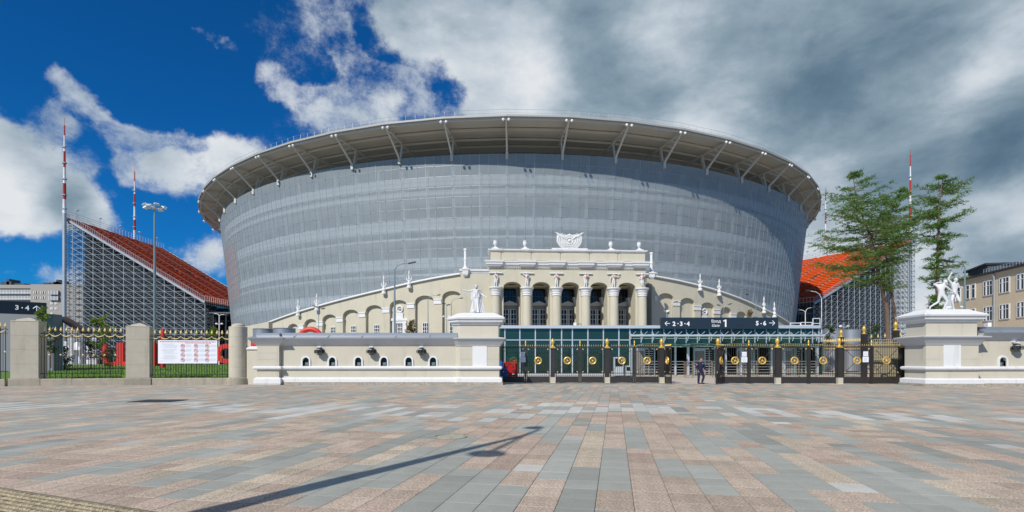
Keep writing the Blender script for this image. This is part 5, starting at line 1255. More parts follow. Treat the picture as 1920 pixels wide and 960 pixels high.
# red barrier stack and blue boxes by the left pedestal
t = T('barrier_stack', 'stack of red plastic barriers behind the first gate leaf', 'barrier', (PX(958, 41.5), 41.5, 0), R_(12))
for k in range(3):
    m = MB(); y = k*.22
    for x in (-.52, .46): m.box(x-.07, x+.09, y, y+.16, 0, 1.42)
    for z_ in (.1, .36, .62, .88, 1.14, 1.34): m.box(-.46, .42, y+.03, y+.13, z_, z_+.13)
    m.box(-.2, .1, y+.02, y+.14, .2, 1.3); m.build('barrier_panel', RED, t)
m = MB(); m.lathe([(.0, 0), (.20, .0), (.2, .05), (.05, .07), (.04, 1.52), (.09, 1.54), (.05, 1.62), (0, 1.62)], 10, (.3, -.15, 0)); m.build('post', RED, t, True)
t = T('blue_container', 'upright blue plastic containers beside the left pedestal, behind the gate', 'container', (PX(943.5, 41.2), 41.2, 0))
for k, (x, h) in enumerate(((-.15, 1.55), (.18, 1.0))):
    m = MB(); m.loft([(x-.2, -.15), (x+.16, -.15), (x+.16, .2), (x-.2, .2)], [(-.03, 0), (0, .05), (0, h-.08), (-.05, h-.04), (-.05, h)]); m.build('box', BLUEP, t)
# sign on the roof
sx0, sx1 = PX(1239, DV-.6), PX(1459.3, DV-.6); sz0, sz1 = PZ(616.8, DV-.6), PZ(595.3, DV-.6)
sg = T('gate_sign', 'long dark navy sign reading gate 1 with arrows, on the pavilion roof', 'sign', (0, DV-.6, 0))
m = MB(); m.box(sx0, sx1, 0, .45, sz0, sz1); m.build('board', NAVY, sg)
def tx(px): return PX(px, DV-.6)
def tz(py): return PZ(py, DV-.6)
S_ = lambda s, px, py, hpx, bold=.018, shear=0, al='LEFT': text(s, hpx/1000*DV/.70, LETTER, sg, (tx(px), -.014, tz(py)), bold=bold, shear=shear, align=al)
S_('2', 1261.0, 610.8, 7.6); S_('3', 1274.5, 610.8, 7.6); S_('4', 1287.5, 610.8, 7.6); S_('5', 1417, 609.8, 7.6); S_('6', 1430.8, 609.8, 7.6)
S_('Вход', 1333.5, 604.8, 5.2, .0); S_('Gate', 1333.8, 612.6, 5.2, .0, .28)
m = MB(); hx, hz = tx(1355.2), tz(613)
m.box(tx(1359.2), tx(1362.0), -.014, 0, tz(613), tz(599.3)); m.add([(tx(1359.2), -.014, tz(599.3)), (tx(1355.3), -.014, tz(601.6)), (tx(1356.2), -.014, tz(603.0)), (tx(1359.2), -.014, tz(601.9))], [(0, 1, 2, 3)]); m.build('numeral_one', LETTER, sg)
for px in (1271.3, 1284.3, 1427.2): m = MB(); m.sphere((tx(px), 0, tz(606.8)), .055, 8, 6, 1, .25, 1); m.build('dot', LETTER, sg)
def arrow(x, z_, L, dx, dz, par, s=.02, y=0): # arrow pointing along (dx,dz)
    m = MB(); a = Vector((x-dx*L/2, y-.01, z_-dz*L/2)); b = Vector((x+dx*L/2, y-.01, z_+dz*L/2)); m.obox(a, b, .02, s*2, (dz, 0, dx) if dx else (1, 0, 0))
    for s_ in (-1, 1):
        c_ = b-Vector((dx, 0, dz))*L*.42+Vector((-dz, 0, dx))*s_*L*.42; m.obox(b, c_, .018, s*2, (0, 1, 0) if False else ((Vector((-(c_-b).z, 0, (c_-b).x))).normalized()))
    m.build('arrow', LETTER, par)
arrow(tx(1251.5), tz(606.5), .46, -1, 0, sg, .026); arrow(tx(1447.3), tz(605.5), .52, 1, 0, sg, .026)
# ---- things left of the gates behind the fence
DL = 46
t = T('entrance_kiosk', 'grey panel building with black roof sign reading 3 4 at the left edge', 'kiosk', (0, 0, 0))
x1 = PX(100, DL); x0 = PX(-120, DL)
m = MB(); m.box(x0, PX(86, DL), DL, DL+1.2, .2, PZ(588, DL)); m.box(PX(86, DL), x1, DL+.01, DL+.9, .2, PZ(588.5, DL)-.02); m.build('wall_panel', GREYW, t)
sl_ = lambda py, px, dz: None
a = Vector((PX(-120, DL-4.0), DL-4.0, 0)); b = Vector((PX(87, DL-.5), DL-.5, 0)); m = MB()
za0, za1 = PZ(583.5, DL-4), PZ(552, DL-4); zb0, zb1 = PZ(590.7, DL-.5), PZ(568, DL-.5); zz0, zz1 = zb0, zb1
m.obox((a.x, a.y, (zz0+zz1)/2), (b.x, b.y, (zz0+zz1)/2), .35, zz1-zz0); m.build('sign_board', BLACKS, t)
dd = (b-a).normalized(); rot = (pi/2, 0, math.atan2(dd.y, dd.x))
def onb(px):      # intersect pixel ray with the board face
    u = (px-960)/1000; n_ = Vector((dd.y, -dd.x)); q = Vector((b.x, b.y))+n_*.19
    k = q.dot(n_)/(u*n_.x+n_.y); return Vector((u*k, k, 0))
for s, px, py, h in (('3', 28, 580.3, 8.2), ('4', 47.3, 581.3, 8.2)):
    p = onb(px); text(s, h/1000*p.y/.70, LETTER, t, (p.x, p.y, PZ(py, p.y)), rot, bold=.014)
p = onb(41.7); m = MB(); m.sphere((p.x, p.y, PZ(577.2, p.y)), .055, 8, 6, 1, .4, 1); m.build('dot', LETTER, t)
p = onb(69); z_ = PZ(578.7, p.y); m = MB()
m.obox((p.x, p.y, z_-.22), (p.x, p.y, z_+.22), .05, .025, (0, 1, 0)); m.obox((p.x, p.y, z_+.22), (p.x-dd.x*.24, p.y-dd.y*.24, z_), .05, .03, (0, 1, 0)); m.obox((p.x, p.y, z_+.22), (p.x+dd.x*.24, p.y+dd.y*.24, z_), .05, .03, (0, 1, 0)); m.build('arrow', LETTER, t)
t = T('sloping_shed', 'low brown sloping roof on a post beside the grey kiosk', 'shed', (0, 0, 0))
m = MB(); z0 = PZ(592, DL+1); z1 = PZ(613, DL+1)-.4; m.add([(PX(103, DL+1), DL+1, z0), (PX(150, DL+1), DL+1, z1), (PX(150, DL+1), DL+2.4, z1), (PX(103, DL+1), DL+2.4, z0), (PX(103, DL+1), DL+1, z0-.15), (PX(150, DL+1), DL+1, z1-.15), (PX(150, DL+1), DL+2.4, z1-.15), (PX(103, DL+1), DL+2.4, z0-.15)], [(0, 1, 2, 3), (7, 6, 5, 4), (0, 4, 5, 1), (1, 5, 6, 2), (3, 2, 6, 7), (0, 3, 7, 4)]); m.build('roof', BROWN, t)
m = MB(); m.tube([(PX(111, DL+1), DL+1.3, .2), (PX(111, DL+1), DL+1.3, PZ(596, DL+1))], .08, 8); m.build('post', GALV, t)
# lawn
def lz_(y): return interp([(35.5, .35), (60, 1.12), (64, 1.15)], y)
LAWN = mat('lawn_green', (.105, .19, .03), .95, var=.25, vscale=2.5, bump=.8, bscale=60)
m = MB(); ys = [35.6, 40, 46, 52, 58, 63]
for a, b in zip(ys, ys[1:]): m.add([(-78, a, lz_(a)), (-17.5*b/35.5*.98+0, a, lz_(a)), (-17.5*b/35.5*.98, b, lz_(b)), (-78, b, lz_(b))], [(0, 1, 2, 3)])
lw = struct(m.build('lawn', LAWN, fixn=False))
gr = MB(); r3 = random.Random(9)
GR = mat('grass_blades', (.15, .28, .035), .9, var=.3, vscale=1)
for k in range(15000):
    y = 35.7+r3.random()**1.6*24; x = y*(-.93+r3.random()*.42)
    z_ = lz_(y)-.01; h = r3.uniform(.06, .16); a = r3.uniform(0, pi); w_ = .022; dx, dy = cos(a)*w_, sin(a)*w_; l = r3.uniform(-.05, .05)
    gr.add([(x-dx, y-dy, z_), (x+dx, y+dy, z_), (x+l, y+l, z_+h)], [(0, 1, 2)])
gr = stuff(gr.build('grass', GR, fixn=False)); 
# backdrop of fan-zone: white tents, low wall, red shapes
t = T('low_wall', 'low grey stone wall at the far edge of the lawn', 'wall', (0, 0, 0)); m = MB(); m.box(PX(66, 62), PX(231, 62), 62, 62.4, 0.9, PZ(683, 62)); m.build('wall_face', mat('grey_stone', (.35, .34, .32), .9, var=.2, vscale=1.5), t)
def red_letter(px, d, kind, lab, h=2.6, s=1.0, zb=1.1, w_=1.5):
    t = T('red_letter', lab, 'letter', (PX(px, d), d, zb), 0, 'large red letters standing on the lawn'); m = MB(); T_ = .35
    n = 14
    def arc(cx, cz, r0, r1, a0, a1):
        for k in range(n):
            p, q = R_(a0+(a1-a0)*k/n), R_(a0+(a1-a0)*(k+1)/n)
            v = [(cx+r*cos(a), y, cz+r*sin(a)) for y in (0, T_) for r, a in ((r0, p), (r1, p), (r1, q), (r0, q))]
            m.add(v, [(0, 1, 2, 3), (7, 6, 5, 4), (1, 5, 6, 2), (0, 3, 7, 4)])
    if kind == 'U': m.box(0, .45, 0, T_, .9, h); m.box(w_+.6-.45, w_+.6, 0, T_, .9, h); arc((w_+.6)/2, .95, (w_+.6)/2-.45, (w_+.6)/2, 180, 360)
    if kind == 'O': m2_ = (w_+.8)/2; arc(m2_, h/2, m2_-.5, m2_, 90, 450)
    if kind == 'L': m.box(0, .5, 0, T_, 0, h); m.box(.5, w_+.3, 0, T_, 0, .5)
    if kind == 'I': m.box(0, .9, 0, T_, 0, h)
    m.build('letter_face', REDP, t)
red_letter(191, 60, 'U', 'red U-shaped letter behind the iron fence right of the young tree', 2.5, zb=1.0)
red_letter(222, 59, 'L', 'red angular letter just left of the second square pillar', 2.6, zb=1.0)
red_letter(274, 57, 'I', 'red block letter left of the rules banner', 2.6, zb=1.0, w_=1); red_letter(283, 57.5, 'I', 'second red block letter partly hidden by the rules banner', 2.5, zb=1.0)
red_letter(404, 58, 'O', 'red round letter right of the rules banner', 2.7, zb=1.0, w_=1.4)
t = T('red_wing_shape', 'pointed red sheet rising behind the ticket office end pier', 'sheet', (PX(471, 44), 44, 0)); m = MB(); z1, z0 = PZ(634, 44), 1.0
m.add([(-.02, 0, z1), (.55, 0, PZ(648, 44)), (.6, 0, z0), (-.05, 0, z0), (-.02, .2, z1), (.55, .2, PZ(648, 44)), (.6, .2, z0), (-.05, .2, z0)], [(0, 1, 2, 3), (7, 6, 5, 4), (0, 4, 5, 1), (1, 5, 6, 2), (3, 7, 4, 0), (2, 6, 7, 3)]); m.build('sheet', REDP, t)
t = T('red_arch', 'red and white inflatable arch top showing over the ticket office roof', 'arch', (PX(582, 62), 62, 0)); 
for nm, r_, rr2, mt_ in (('red_tube', 1.32, .30, REDP), ('white_band', 1.02, .07, PAPER)):
    m = MB(); pts = [(r_*cos(R_(a))*1.0, 0, PZ(638, 62)+r_*.98*sin(R_(a))) for a in range(0, 181, 12)]; m.tube(pts, rr2, 8); m.build(nm, mt_, t, True)
for px, y0, y1, w_, c_ in ((326, 616, 640, 7, 'tall'), (517-180, 0, 0, 0, ''),):
    if not w_: continue
    t = T('red_figure_board', 'narrow red board rising above the rules banner', 'board', (PX(305, 52), 52, .9)); m = MB(); zt = PZ(616, 52)-.9
    m.tube([(0, 0, 0), (.1, 0, zt*.6), (.0, 0, zt*.85), (.05, 0, zt)], [.22, .26, .2, .12], 8); m.build('board', REDP, t, True)
def tent(px, d, w_, h, lab, g_=None):
    t = T('white_tent', lab, 'tent', (PX(px, d), d, 1.1)); m = MB(); m.loft([(-w_, -w_), (w_, -w_), (w_, w_), (-w_, w_)], [(.05, h), (.05, h+.18), (-w_*.5, h+.5), (-w_*.97, h+1.15)]); m.build('roof', WHITE, t)
    for x, y in ((-w_, -w_), (w_, -w_), (w_, w_), (-w_, w_)): m = MB(); m.tube([(x, y, 0), (x, y, h)], .05, 6); m.build('pole', ALU, t)
    m = MB(); m.box(-w_, w_, w_-.03, w_, .0, h); m.build('back_sheet', PAPER, t)
tent(108, 70, 1.4, 1.9, 'small white tent behind the left iron fence bay, left'); tent(145, 72, 1.5, 1.9, 'small white tent behind the left iron fence bay, right of the first tent')
t = T('poster_panel', 'tall grey and white pictured panels behind the iron fence', 'panel', (0, 0, 0))
for k, px in enumerate((78, 88, 122, 133, 155, 165, 176)):
    d = 66; m = MB(); x = PX(px, d); m.box(x-.28, x+.28, d, d+.1, 1.1, PZ(632+(k % 3)*4, d)); m.build('panel', mat('fair_panel_%s' % 'abc'[k % 3], [(.45, .45, .45), (.12, .12, .14), (.60, .60, .62)][k % 3], .7, var=.5, vscale=4), t)
tank(1545, 1577, 617, 635, 58, 'light grey round tank behind the fence, left of two', .5); tank(1578, 1611, 618, 635, 57, 'light grey round tank behind the fence, right of two', .5)
t = T('roof_equipment', 'white metal service frames on the pavilion roof at its right end', 'equipment', (PX(1512, DV+3), DV+3, zf1))
for x, w_, h in ((-1.1, .5, .45), (0, .55, .5), (1.0, .35, .9)):
    m = MB()
    for q in (-1, 1): m.tube([(x+q*w_, 0, 0), (x+q*w_, 0, h)], .04, 5)
    for zz in (h, h*.45): m.tube([(x-w_, 0, zz), (x+w_, 0, zz)], .04, 5)
    m.build('frame', WHITE, t)
t = T('white_pipe_box', 'small white box with a curved black pipe on the pavilion roof', 'box', (PX(1078, DV+2), DV+2, zf1)); m = MB(); m.box(-.12, .14, 0, .2, 0, .42); m.build('box', WHITE, t); m = MB(); m.tube([(.15, .1, .02), (.35, .1, .3), (.55, .1, .34), (.7, .1, .05)], .03, 5); m.build('pipe', LAMPD, t)
# ================================================================== TEMPORARY STANDS
def stand(nm_lab, A, r, b, L, W, Ht, Hl, low_back, tun=True):
    A = Vector(A).to_3d(); r = Vector(r).to_3d().normalized(); b = Vector(b).to_3d().normalized()
    t = T('temporary_stand', nm_lab, 'grandstand', (A.x, A.y, 0))
    def F(x, y, z_): return r*x+b*y+Vector((0, 0, z_))
    def bd(mb, name, mt, parent=t, **k): mb.fn(F); return mb.build(name, mt, parent, **k)
    slope = (Ht-Hl)/L; ztop = lambda x: Ht-slope*x
    # scaffolding: near face standards and ledgers as parts, the deep lattice as one
    nv = max(4, int(round(L/3.05))); dx = L/nv; lv = 1.9
    for k in range(nv+1):
        x = k*dx; m = MB(); m.tube([(x, 0, .5), (x, 0, ztop(x)-.5)], .10, 5); bd(m, 'standard', SCAF)
    zz = 2.2; levels = []
    while zz < Ht-1: levels.append(zz); zz += lv
    for z_ in levels:
        xe = min(L, (Ht-z_)/slope) if z_ > Hl else L
        m = MB(); m.tube([(0, 0, z_), (xe, 0, z_)], .065, 4); bd(m, 'ledger', SCAF)
    def lattice(y, mt, name, rr=.055, cross=True):
        m = MB()
        for k in range(nv):
            x0, x1 = k*dx, (k+1)*dx
            for z_ in levels:
                if z_+lv > ztop(x1)+.3: continue
                m.tube([(x0, y, z_), (x1, y, z_+lv)], rr, 3, False); m.tube([(x1, y, z_), (x0, y, z_+lv)], rr, 3, False)
            if y > 0: m.tube([(x0, y, .5), (x0, y, ztop(x0)-.7)], .08, 4, False)
        if y > 0:
            for z_ in levels:
                xe = min(L, (Ht-z_)/slope) if z_ > Hl else L
                m.tube([(0, y, z_), (xe, y, z_)], .06, 3, False)
        stuff(bd(m, name, mt, fixn=False))
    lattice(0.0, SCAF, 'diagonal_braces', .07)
    for y in (2.4, 4.8, 8, 12, 18, 26, 36): lattice(y, GALVD, 'deep_scaffold', .065)  # inner layers coloured darker to stand for shade inside the scaffold
    m = MB(); x0 = dx*.6; m.add([(x0, 6.2, .5), (L, 6.2, .5), (L, 6.2, Hl-1), (x0, 6.2, ztop(x0)-1.2)], [(0, 1, 2, 3)]); bd(m, 'painted_shade_sheet', mat('painted_shade_sheet', (.012, .02, .024), .9))  # added dark sheet that stands for the deep shade behind the lattice
    m = MB()                                # cross bracing running in depth, seen on the high end
    for k in range(0, nv+1, 1):
        x = k*dx
        for j in range(9):
            y0, y1 = j*W/9*.9, (j+1)*W/9*.9
            for z_ in levels[::(1 if k < 2 else 2)]:
                if z_ > ztop(x)-1.5: break
                m.tube([(x, y0, z_), (x, y1, z_)], .055, 3, False)
                if k % 2 == 0: m.tube([(x, y0, z_), (x, y1, z_+lv)], .05, 3, False)
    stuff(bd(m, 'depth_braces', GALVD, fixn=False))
    # raking edge beam, deck
    m = MB(); m.obox((0, -.2, Ht-.3), (L, -.2, Hl-.3), .25, .55); bd(m, 'rake_beam', SCAF)
    m = MB(); m.obox((0, W, Ht-.4), (L, W, Hl-.4), .25, .9); bd(m, 'rake_beam', GALV)
    m = MB(); m.add([(0, 0, Ht-.7), (L, 0, Hl-.7), (L, W, Hl-.7), (0, W, Ht-.7)], [(0, 1, 2, 3)]); bd(m, 'under_deck', mat('under_deck', (.16, .17, .18), .9))
    nr = 30; dr_ = L/nr; dh = (Ht-Hl)/nr; blocks = []; nb = 5; aw = 1.0
    for q in range(nb): blocks.append((W*q/nb+(aw/2 if q else .9), W*(q+1)/nb-aw/2))
    for k in range(nr):
        x0 = k*dr_; z_ = Ht-(k+1)*dh
        m = MB(); m.box(x0, x0+dr_, 0.1, W, z_-.35, z_); bd(m, 'tread', mat('stand_tread', (.16, .09, .07), .8))
        m = MB()
        gap = (k in (14, 15))
        for y0, y1 in blocks:
            if gap and y0 > W*.3: y0 += 2
            m.box(x0+.06, x0+.2, y0, y1, z_+.25, z_+.86); m.box(x0+.2, x0+.98, y0, y1, z_+.36, z_+.48)
        bd(m, 'seat_row', SEAT)
    # stair steps in the aisles and at the near edge
    m = MB()
    for q in range(1, nb):
        y = W*q/nb
        for k in range(nr*2): x = k*dr_/2; m.box(x, x+dr_/2, y-aw/2, y+aw/2, Ht-(k+1)*dh/2-.3, Ht-(k+1)*dh/2+.05)
        m.tube([(0, y, Ht+.9), (L, y, Hl+.9)], .05, 4)
    stuff(bd(m, 'aisle_steps', mat('aisle_step', (.34, .20, .16), .8), fixn=False))
    # balustrades
    rl = MB(); n = int(L/.55)
    for k in range(n+1): x = L*k/n; rl.tube([(x, -.1, ztop(x)), (x, -.1, ztop(x)+1.5)], .04, 3, False)
    for hh in (.15, 1.5): rl.tube([(0, -.1, Ht+hh), (L, -.1, Hl+hh)], .055, 4)
    stuff(bd(rl, 'side_railing', GALV, fixn=False))
    rl = MB(); n = int(W/1.5)
    for k in range(n+1): y = W*k/n; rl.tube([(-.1, y, Ht-.5), (-.1, y, Ht+2.0)], .05, 3, False)
    for hh in (.6, 1.3, 2.0): rl.tube([(-.1, 0, Ht+hh), (-.1, W, Ht+hh)], .05, 3)
    for k in range(5):
        y = W*(k+.6)/5; rl.tube([(-.3, y, Ht), (-.3, y, Ht+3.4)], .07, 4); rl.box(-.7, .1, y-.4, y+.4, Ht+3.3, Ht+3.5)
    stuff(bd(rl, 'back_railing', GALV, fixn=False))
    rl = MB(); n = int(W/1.2)
    for k in range(n+1): y = W*k/n; rl.tube([(L, y, Hl-1), (L, y, Hl+1.8)], .05, 3, False)
    rl.tube([(L, 0, Hl+1.8), (L, W, Hl+1.8)], .06, 4); rl.tube([(L, 0, Hl+.4), (L, W, Hl+.4)], .06, 4)
    stuff(bd(rl, 'front_railing', WHITE, fixn=False))
    # lower walkway structure towards the bowl
    m = MB(); m.box(L, L+low_back, 1, W, Hl-3.6, Hl-3.2); m.box(L+low_back-.4, L+low_back, 1, W, Hl-3.2, Hl-1.8)
    for k in range(5):
        x = L+low_back*k/4
        for y in (1, 8, 16, 30): m.tube([(x, y, .5), (x, y, Hl-3.4)], .1, 4, False)
        for z_ in (6, 10, 14): m.tube([(L, 1, z_), (L+low_back, 1, z_)], .06, 3, False)
    bd(m, 'lower_platform', GALVD); m = MB(); m.box(L-9, L+low_back+6, 12, 12.3, .5, Hl-.9); bd(m, 'painted_shade_sheet', mat('painted_shade_sheet', (.012, .02, .024), .9))  # second added dark sheet, painting the shade around the lower platform
    return t
stand('tall orange grandstand on dense grey scaffolding left of the stadium bowl', (-139, 165), (1, 0), (0, 1), 44, 48, 46.4, 20.0, 8)
stand('tall orange grandstand on grey scaffolding right of the bowl, behind the larches', (148, 196), (-.9, -.439), (-.439, .9), 57, 46, 46.2, 20.3, 6)
# ---- masts
def mast(px, d, bands, r0, lab, ybot):
    x = PX(px, d); t = T('lightning_mast', lab, 'mast', (x, d, 0), 0, 'red and white masts at the grandstand corners')
    n = len(bands)
    for k, (ya, yb, c_) in enumerate(bands):
        z1, z0 = PZ(ya, d), PZ(yb, d); f = 1-k/n; r1 = r0*(1-.72*(1-k/n)); r2 = r0*(1-.72*(1-(k+1)/n))
        m = MB(); m.lathe([(r2, z0), (r2*.96, z0+.25), (r1, z1-.25), (r1*1.15, z1)], 10); m.build('section', {'r': MASTR, 'w': MASTW, 'g': GALV}[c_], t, True)
    z1 = PZ(bands[0][0], d); m = MB(); m.tube([(0, 0, z1), (0, 0, z1+2.4)], .05, 5); m.tube([(-.5, 0, z1-.5), (.5, 0, z1-.5)], .05, 4); m.build('spike', MASTR, t)
    zb = PZ(bands[-1][1], d); m = MB(); m.tube([(0, 0, 0), (0, 0, zb)], r0, 10); m.build('lower_pole', GALV, t, True)
    m = MB(); 
    for k, (ya, yb, c_) in enumerate(bands[1:]): z_ = PZ(yb, d)+1.2; m.lathe([(r0*1.3, z_), (r0*1.3, z_+.3)], 8)
    m.build('clamp', GALV, t)
mast(121, 164, [(235, 254, 'r'), (254, 284, 'w'), (284, 314, 'r'), (314, 344, 'w'), (344, 374, 'r'), (374, 400, 'w')], .52, 'tallest red and white mast at the left edge of the left grandstand', 610)
mast(252.5, 214, [(322, 340, 'r'), (340, 364, 'w'), (364, 387.5, 'r'), (387.5, 412.5, 'w'), (412.5, 432, 'r'), (432, 465, 'w')], .52, 'red and white mast behind the left grandstand', 610)
mast(1707, 199, [(291, 312, 'r'), (312, 338, 'w'), (338, 366, 'r'), (366, 389, 'w'), (389, 412, 'r'), (412, 445, 'w')], .52, 'red and white mast between the two larch trees', 610)
mast(1548, 243, [(360, 377, 'r'), (377, 398, 'w'), (398, 420, 'r'), (420, 441, 'w'), (441, 452, 'r'), (452, 480, 'w')], .5, 'red and white mast left of the double larch', 610)
# ---- floodlight pole
d = 62; t = T('floodlight_pole', 'tall grey floodlight pole with a crown of lamps in front of the left grandstand', 'floodlight', (PX(290, d), d, 1))
zt = PZ(385, d)-1
m = MB(); m.lathe([(.17, 0), (.14, zt*.4), (.155, zt*.405), (.09, zt)], 10); m.build('pole', POLEG, t, True)
m = MB(); m.torus((0, 0, zt-.4), .35, .04, 14, 5, 'z'); 
for k in range(8): a = 2*pi*k/8; m.tube([(0, 0, zt-.5), (.9*cos(a), .9*sin(a), zt-.3+.1*(k % 2))], .035, 4)
m.build('crown_arm', GALV, t)
for k in range(8):
    a = 2*pi*k/8; q = MB(); q.loft([(-.22, -.28), (.22, -.28), (.22, .28), (-.22, .28)], [(-.05, -.12), (0, -.06), (-.02, .08), (-.08, .12)]); q.xf(Matrix.Translation((1.0*cos(a), 1.0*sin(a), zt-.25+.18*(k % 2))) @ Matrix.Rotation(a, 4, 'Z') @ Matrix.Rotation(R_(25), 4, 'Y')); q.build('lamp_head', ALU, t)
# ---- street lamps
def slamp(px, d, ytop, heads, lab, r=.07, balls=None, zb=.5, g='street lamps in the forecourt', mt=POLEG, hl=.55):
    x = PX(px, d); t = T('street_lamp', lab, 'street lamp', (x, d, zb), 0, g); zt = PZ(ytop, d)-zb
    m = MB(); m.tube([(0, 0, 0), (0, 0, zt*.5), (0, 0, zt)], [r*1.3, r*1.1, r*.7], 8); m.build('pole', mt, t, True)
    for hx, hy in heads:
        ex = (hx-px)/1000*d; ez = PZ(hy, d)-zb; s_ = 1 if ex > 0 else -1
        e2 = ex-s_*hl*.6
        m = MB(); m.tube([(0, 0, zt-.02), (e2*.18, 0, zt+(ez-zt)*.55), (e2*.5, 0, zt+(ez-zt)*.85), (e2, 0, ez-.03)], r*.55, 6); m.build('arm', mt, t, True)
        q = MB(); q.loft([(-hl/2, -.14), (hl/2, -.10), (hl/2, .10), (-hl/2, .14)], [(-.06, -.08), (0, -.03), (-.01, .03), (-.06, .07)]); q.xf(Matrix.Translation((e2+s_*hl*.45, 0, ez)) @ Matrix.Rotation(-s_*R_(12), 4, 'Y')); q.build('lamp_head', LAMPD, t)
    if balls:
        for s_ in (-1, 1):
            m = MB(); z_ = PZ(balls, d)-zb; m.tube([(0, 0, z_-.1), (s_*.28, 0, z_-.05)], .03, 5); m.sphere((s_*.42, 0, z_), .17, 10, 6, 1.2, 1, .8); m.build('globe', WHITE, t, True)
    return t
slamp(740, 58, 505, [(775, 492.5)], 'tall street lamp with one long arm over the ticket office roof', .10, hl=.9)
slamp(597.5, 72, 580, [(588.5, 574), (607, 578.5)], 'double-headed street lamp before the left wing finial', .05)
slamp(802.5, 84, 562, [(824, 553)], 'street lamp with one arm in front of the left wing arches', .07)
slamp(837.5, 76, 578, [(831, 569), (842, 571.5)], 'short double street lamp with white globes left of the robed statue', .05, 593.5)
slamp(846, 80, 568, [(866, 559)], 'street lamp with one curved arm just left of the robed statue', .07)
slamp(411, 84, 592, [(397.5, 587.5), (425, 589.5)], 'white double-armed street lamp before the left edge of the bowl', .08, 607, mt=WHITE)
slamp(1417.5, 84, 558, [(1400, 552)], 'street lamp with arm to the left before the right wing slope', .07)
slamp(1357, 84, 579, [(1346.5, 572), (1370, 570)], 'double street lamp in front of the right wing medallion', .05)
slamp(1540.5, 66, 560, [(1514, 545)], 'white street lamp with long arm left, at the right edge of the bowl', .06, mt=WHITE)
slamp(1510, 78, 586, [(1494, 580.5), (1525, 576.5)], 'white double-armed street lamp above the right end of the pavilion', .07, mt=WHITE)
slamp(1809, 44, 501, [(1775, 489.5)], 'grey street lamp with one arm left, behind the fighting statues', .075, hl=.9)
slamp(1583, 60, 606, [(1579, 602), (1588, 602)], 'short lamp post behind the grey tanks', .05, 612)
slamp(1261, 80, 575, [(1268, 566)], 'short street lamp right of the portico above the direction sign', .04)
t = T('dome_camera', 'white dome camera on a short post above the direction sign', 'camera', (PX(1252, 53), 53, zf1)); zt = PZ(583, 53)-zf1
m = MB(); m.tube([(-.08, 0, 0), (-.08, 0, zt*.85)], .03, 5); m.tube([(.07, 0, 0), (.07, 0, zt*.8)], .02, 5); m.build('post', ALU, t); m = MB(); m.sphere((0, 0, zt-.05), .2, 10, 6, 1, 1, .7); m.build('housing', WHITE, t, True); m = MB(); m.sphere((.04, -.03, zt-.2), .13, 10, 6); m.build('dome', LAMPD, t, True)
# ---- lamp behind the camera that throws the long shadow on the paving
lx_, ly_ = None, None
tipA = Vector((PX(1020, 12.7), 12.7, 0))          # where the shadow of the far head falls
Hs = 9.0; sh = Vector((sin(SUN_AZ), cos(SUN_AZ)))/math.tan(SUN_EL)
def caster(px, py):   # xy of a point at height h whose shadow falls at this pixel
    d_ = 1550/(py-HY); return Vector((PX(px, d_), d_))
# the pole axis shadow line through foot and the fork; the pole stands where this line leaves the shadow after Hs metres
fork = caster(985, 816)
base_ = fork-sh*Hs
t = T('street_lamp', 'tall street lamp beside the photographer whose shadow crosses the paving', 'street lamp', (base_.x, base_.y, 0), 0)
m = MB(); m.tube([(0, 0, 0), (0, 0, Hs*.55), (0, 0, Hs)], [.21, .16, .07], 10); m.build('pole', POLEG, t, True)
for (hp, hh, rr2) in ((caster(1001, 802), Hs+.9, .24), (caster(913, 850.5), Hs+.0, .33)):
    c_ = hp-sh*hh-base_; e_ = Vector((c_.x, c_.y, hh)); 
    m = MB(); m.tube([(0, 0, Hs-.1), (c_.x*.35, c_.y*.35, Hs+(hh-Hs)*.75), (c_.x*.75, c_.y*.75, hh), e_], .055, 6); m.build('arm', POLEG, t, True)
    m = MB(); m.lathe([(.03, .22), (rr2*.5, .16), (rr2, .0), (rr2*.9, -.04), (0, -.04)], 16, e_); m.build('lamp_head', LAMPD, t, True)

# ================================================================== BACKGROUND BUILDINGS
t = T('apartment_block', 'beige apartment block with glazed balconies far behind the left grandstand', 'apartment block', (0, 0, 0)); D = 255
def ax(px): return PX(px, D)
def az(py): return PZ(py, D)
m = MB(); m.box(ax(-80), ax(66), D, D+30, 0, az(534)); m.build('wall', APT, t); m = MB(); m.box(ax(66), ax(165), D-2.5, D+30, 0, az(534.5)); m.build('wall', APT, t)
m = MB(); m.box(ax(-80), ax(66), D-.6, D-.01, az(541.8), az(541)); m.build('cornice_strip', ROOFD, t)
for row, (y0, y1) in enumerate(((543.5, 552), (555, 563))):
    for k in range(16):
        a = -70+k*8.4; m = MB(); m.box(ax(a), ax(a+7.6), D-1.0, D-.1, az(y1), az(y0)); f = m.build('balcony_glazing', mat('balcony_glass', (.16, .19, .22), .2, var=.4, vscale=.3), t)
        m = MB(); 
        for q in (0, .33, .66, 1): m.box(ax(a+7.6*q)-.15, ax(a+7.6*q)+.15, D-1.1, D-1.0, az(y1), az(y0))
        m.box(ax(a), ax(a+7.6), D-1.12, D-1.01, az(y1-3), az(y1-2.2)); m.build('white_frame', WHITE, f)
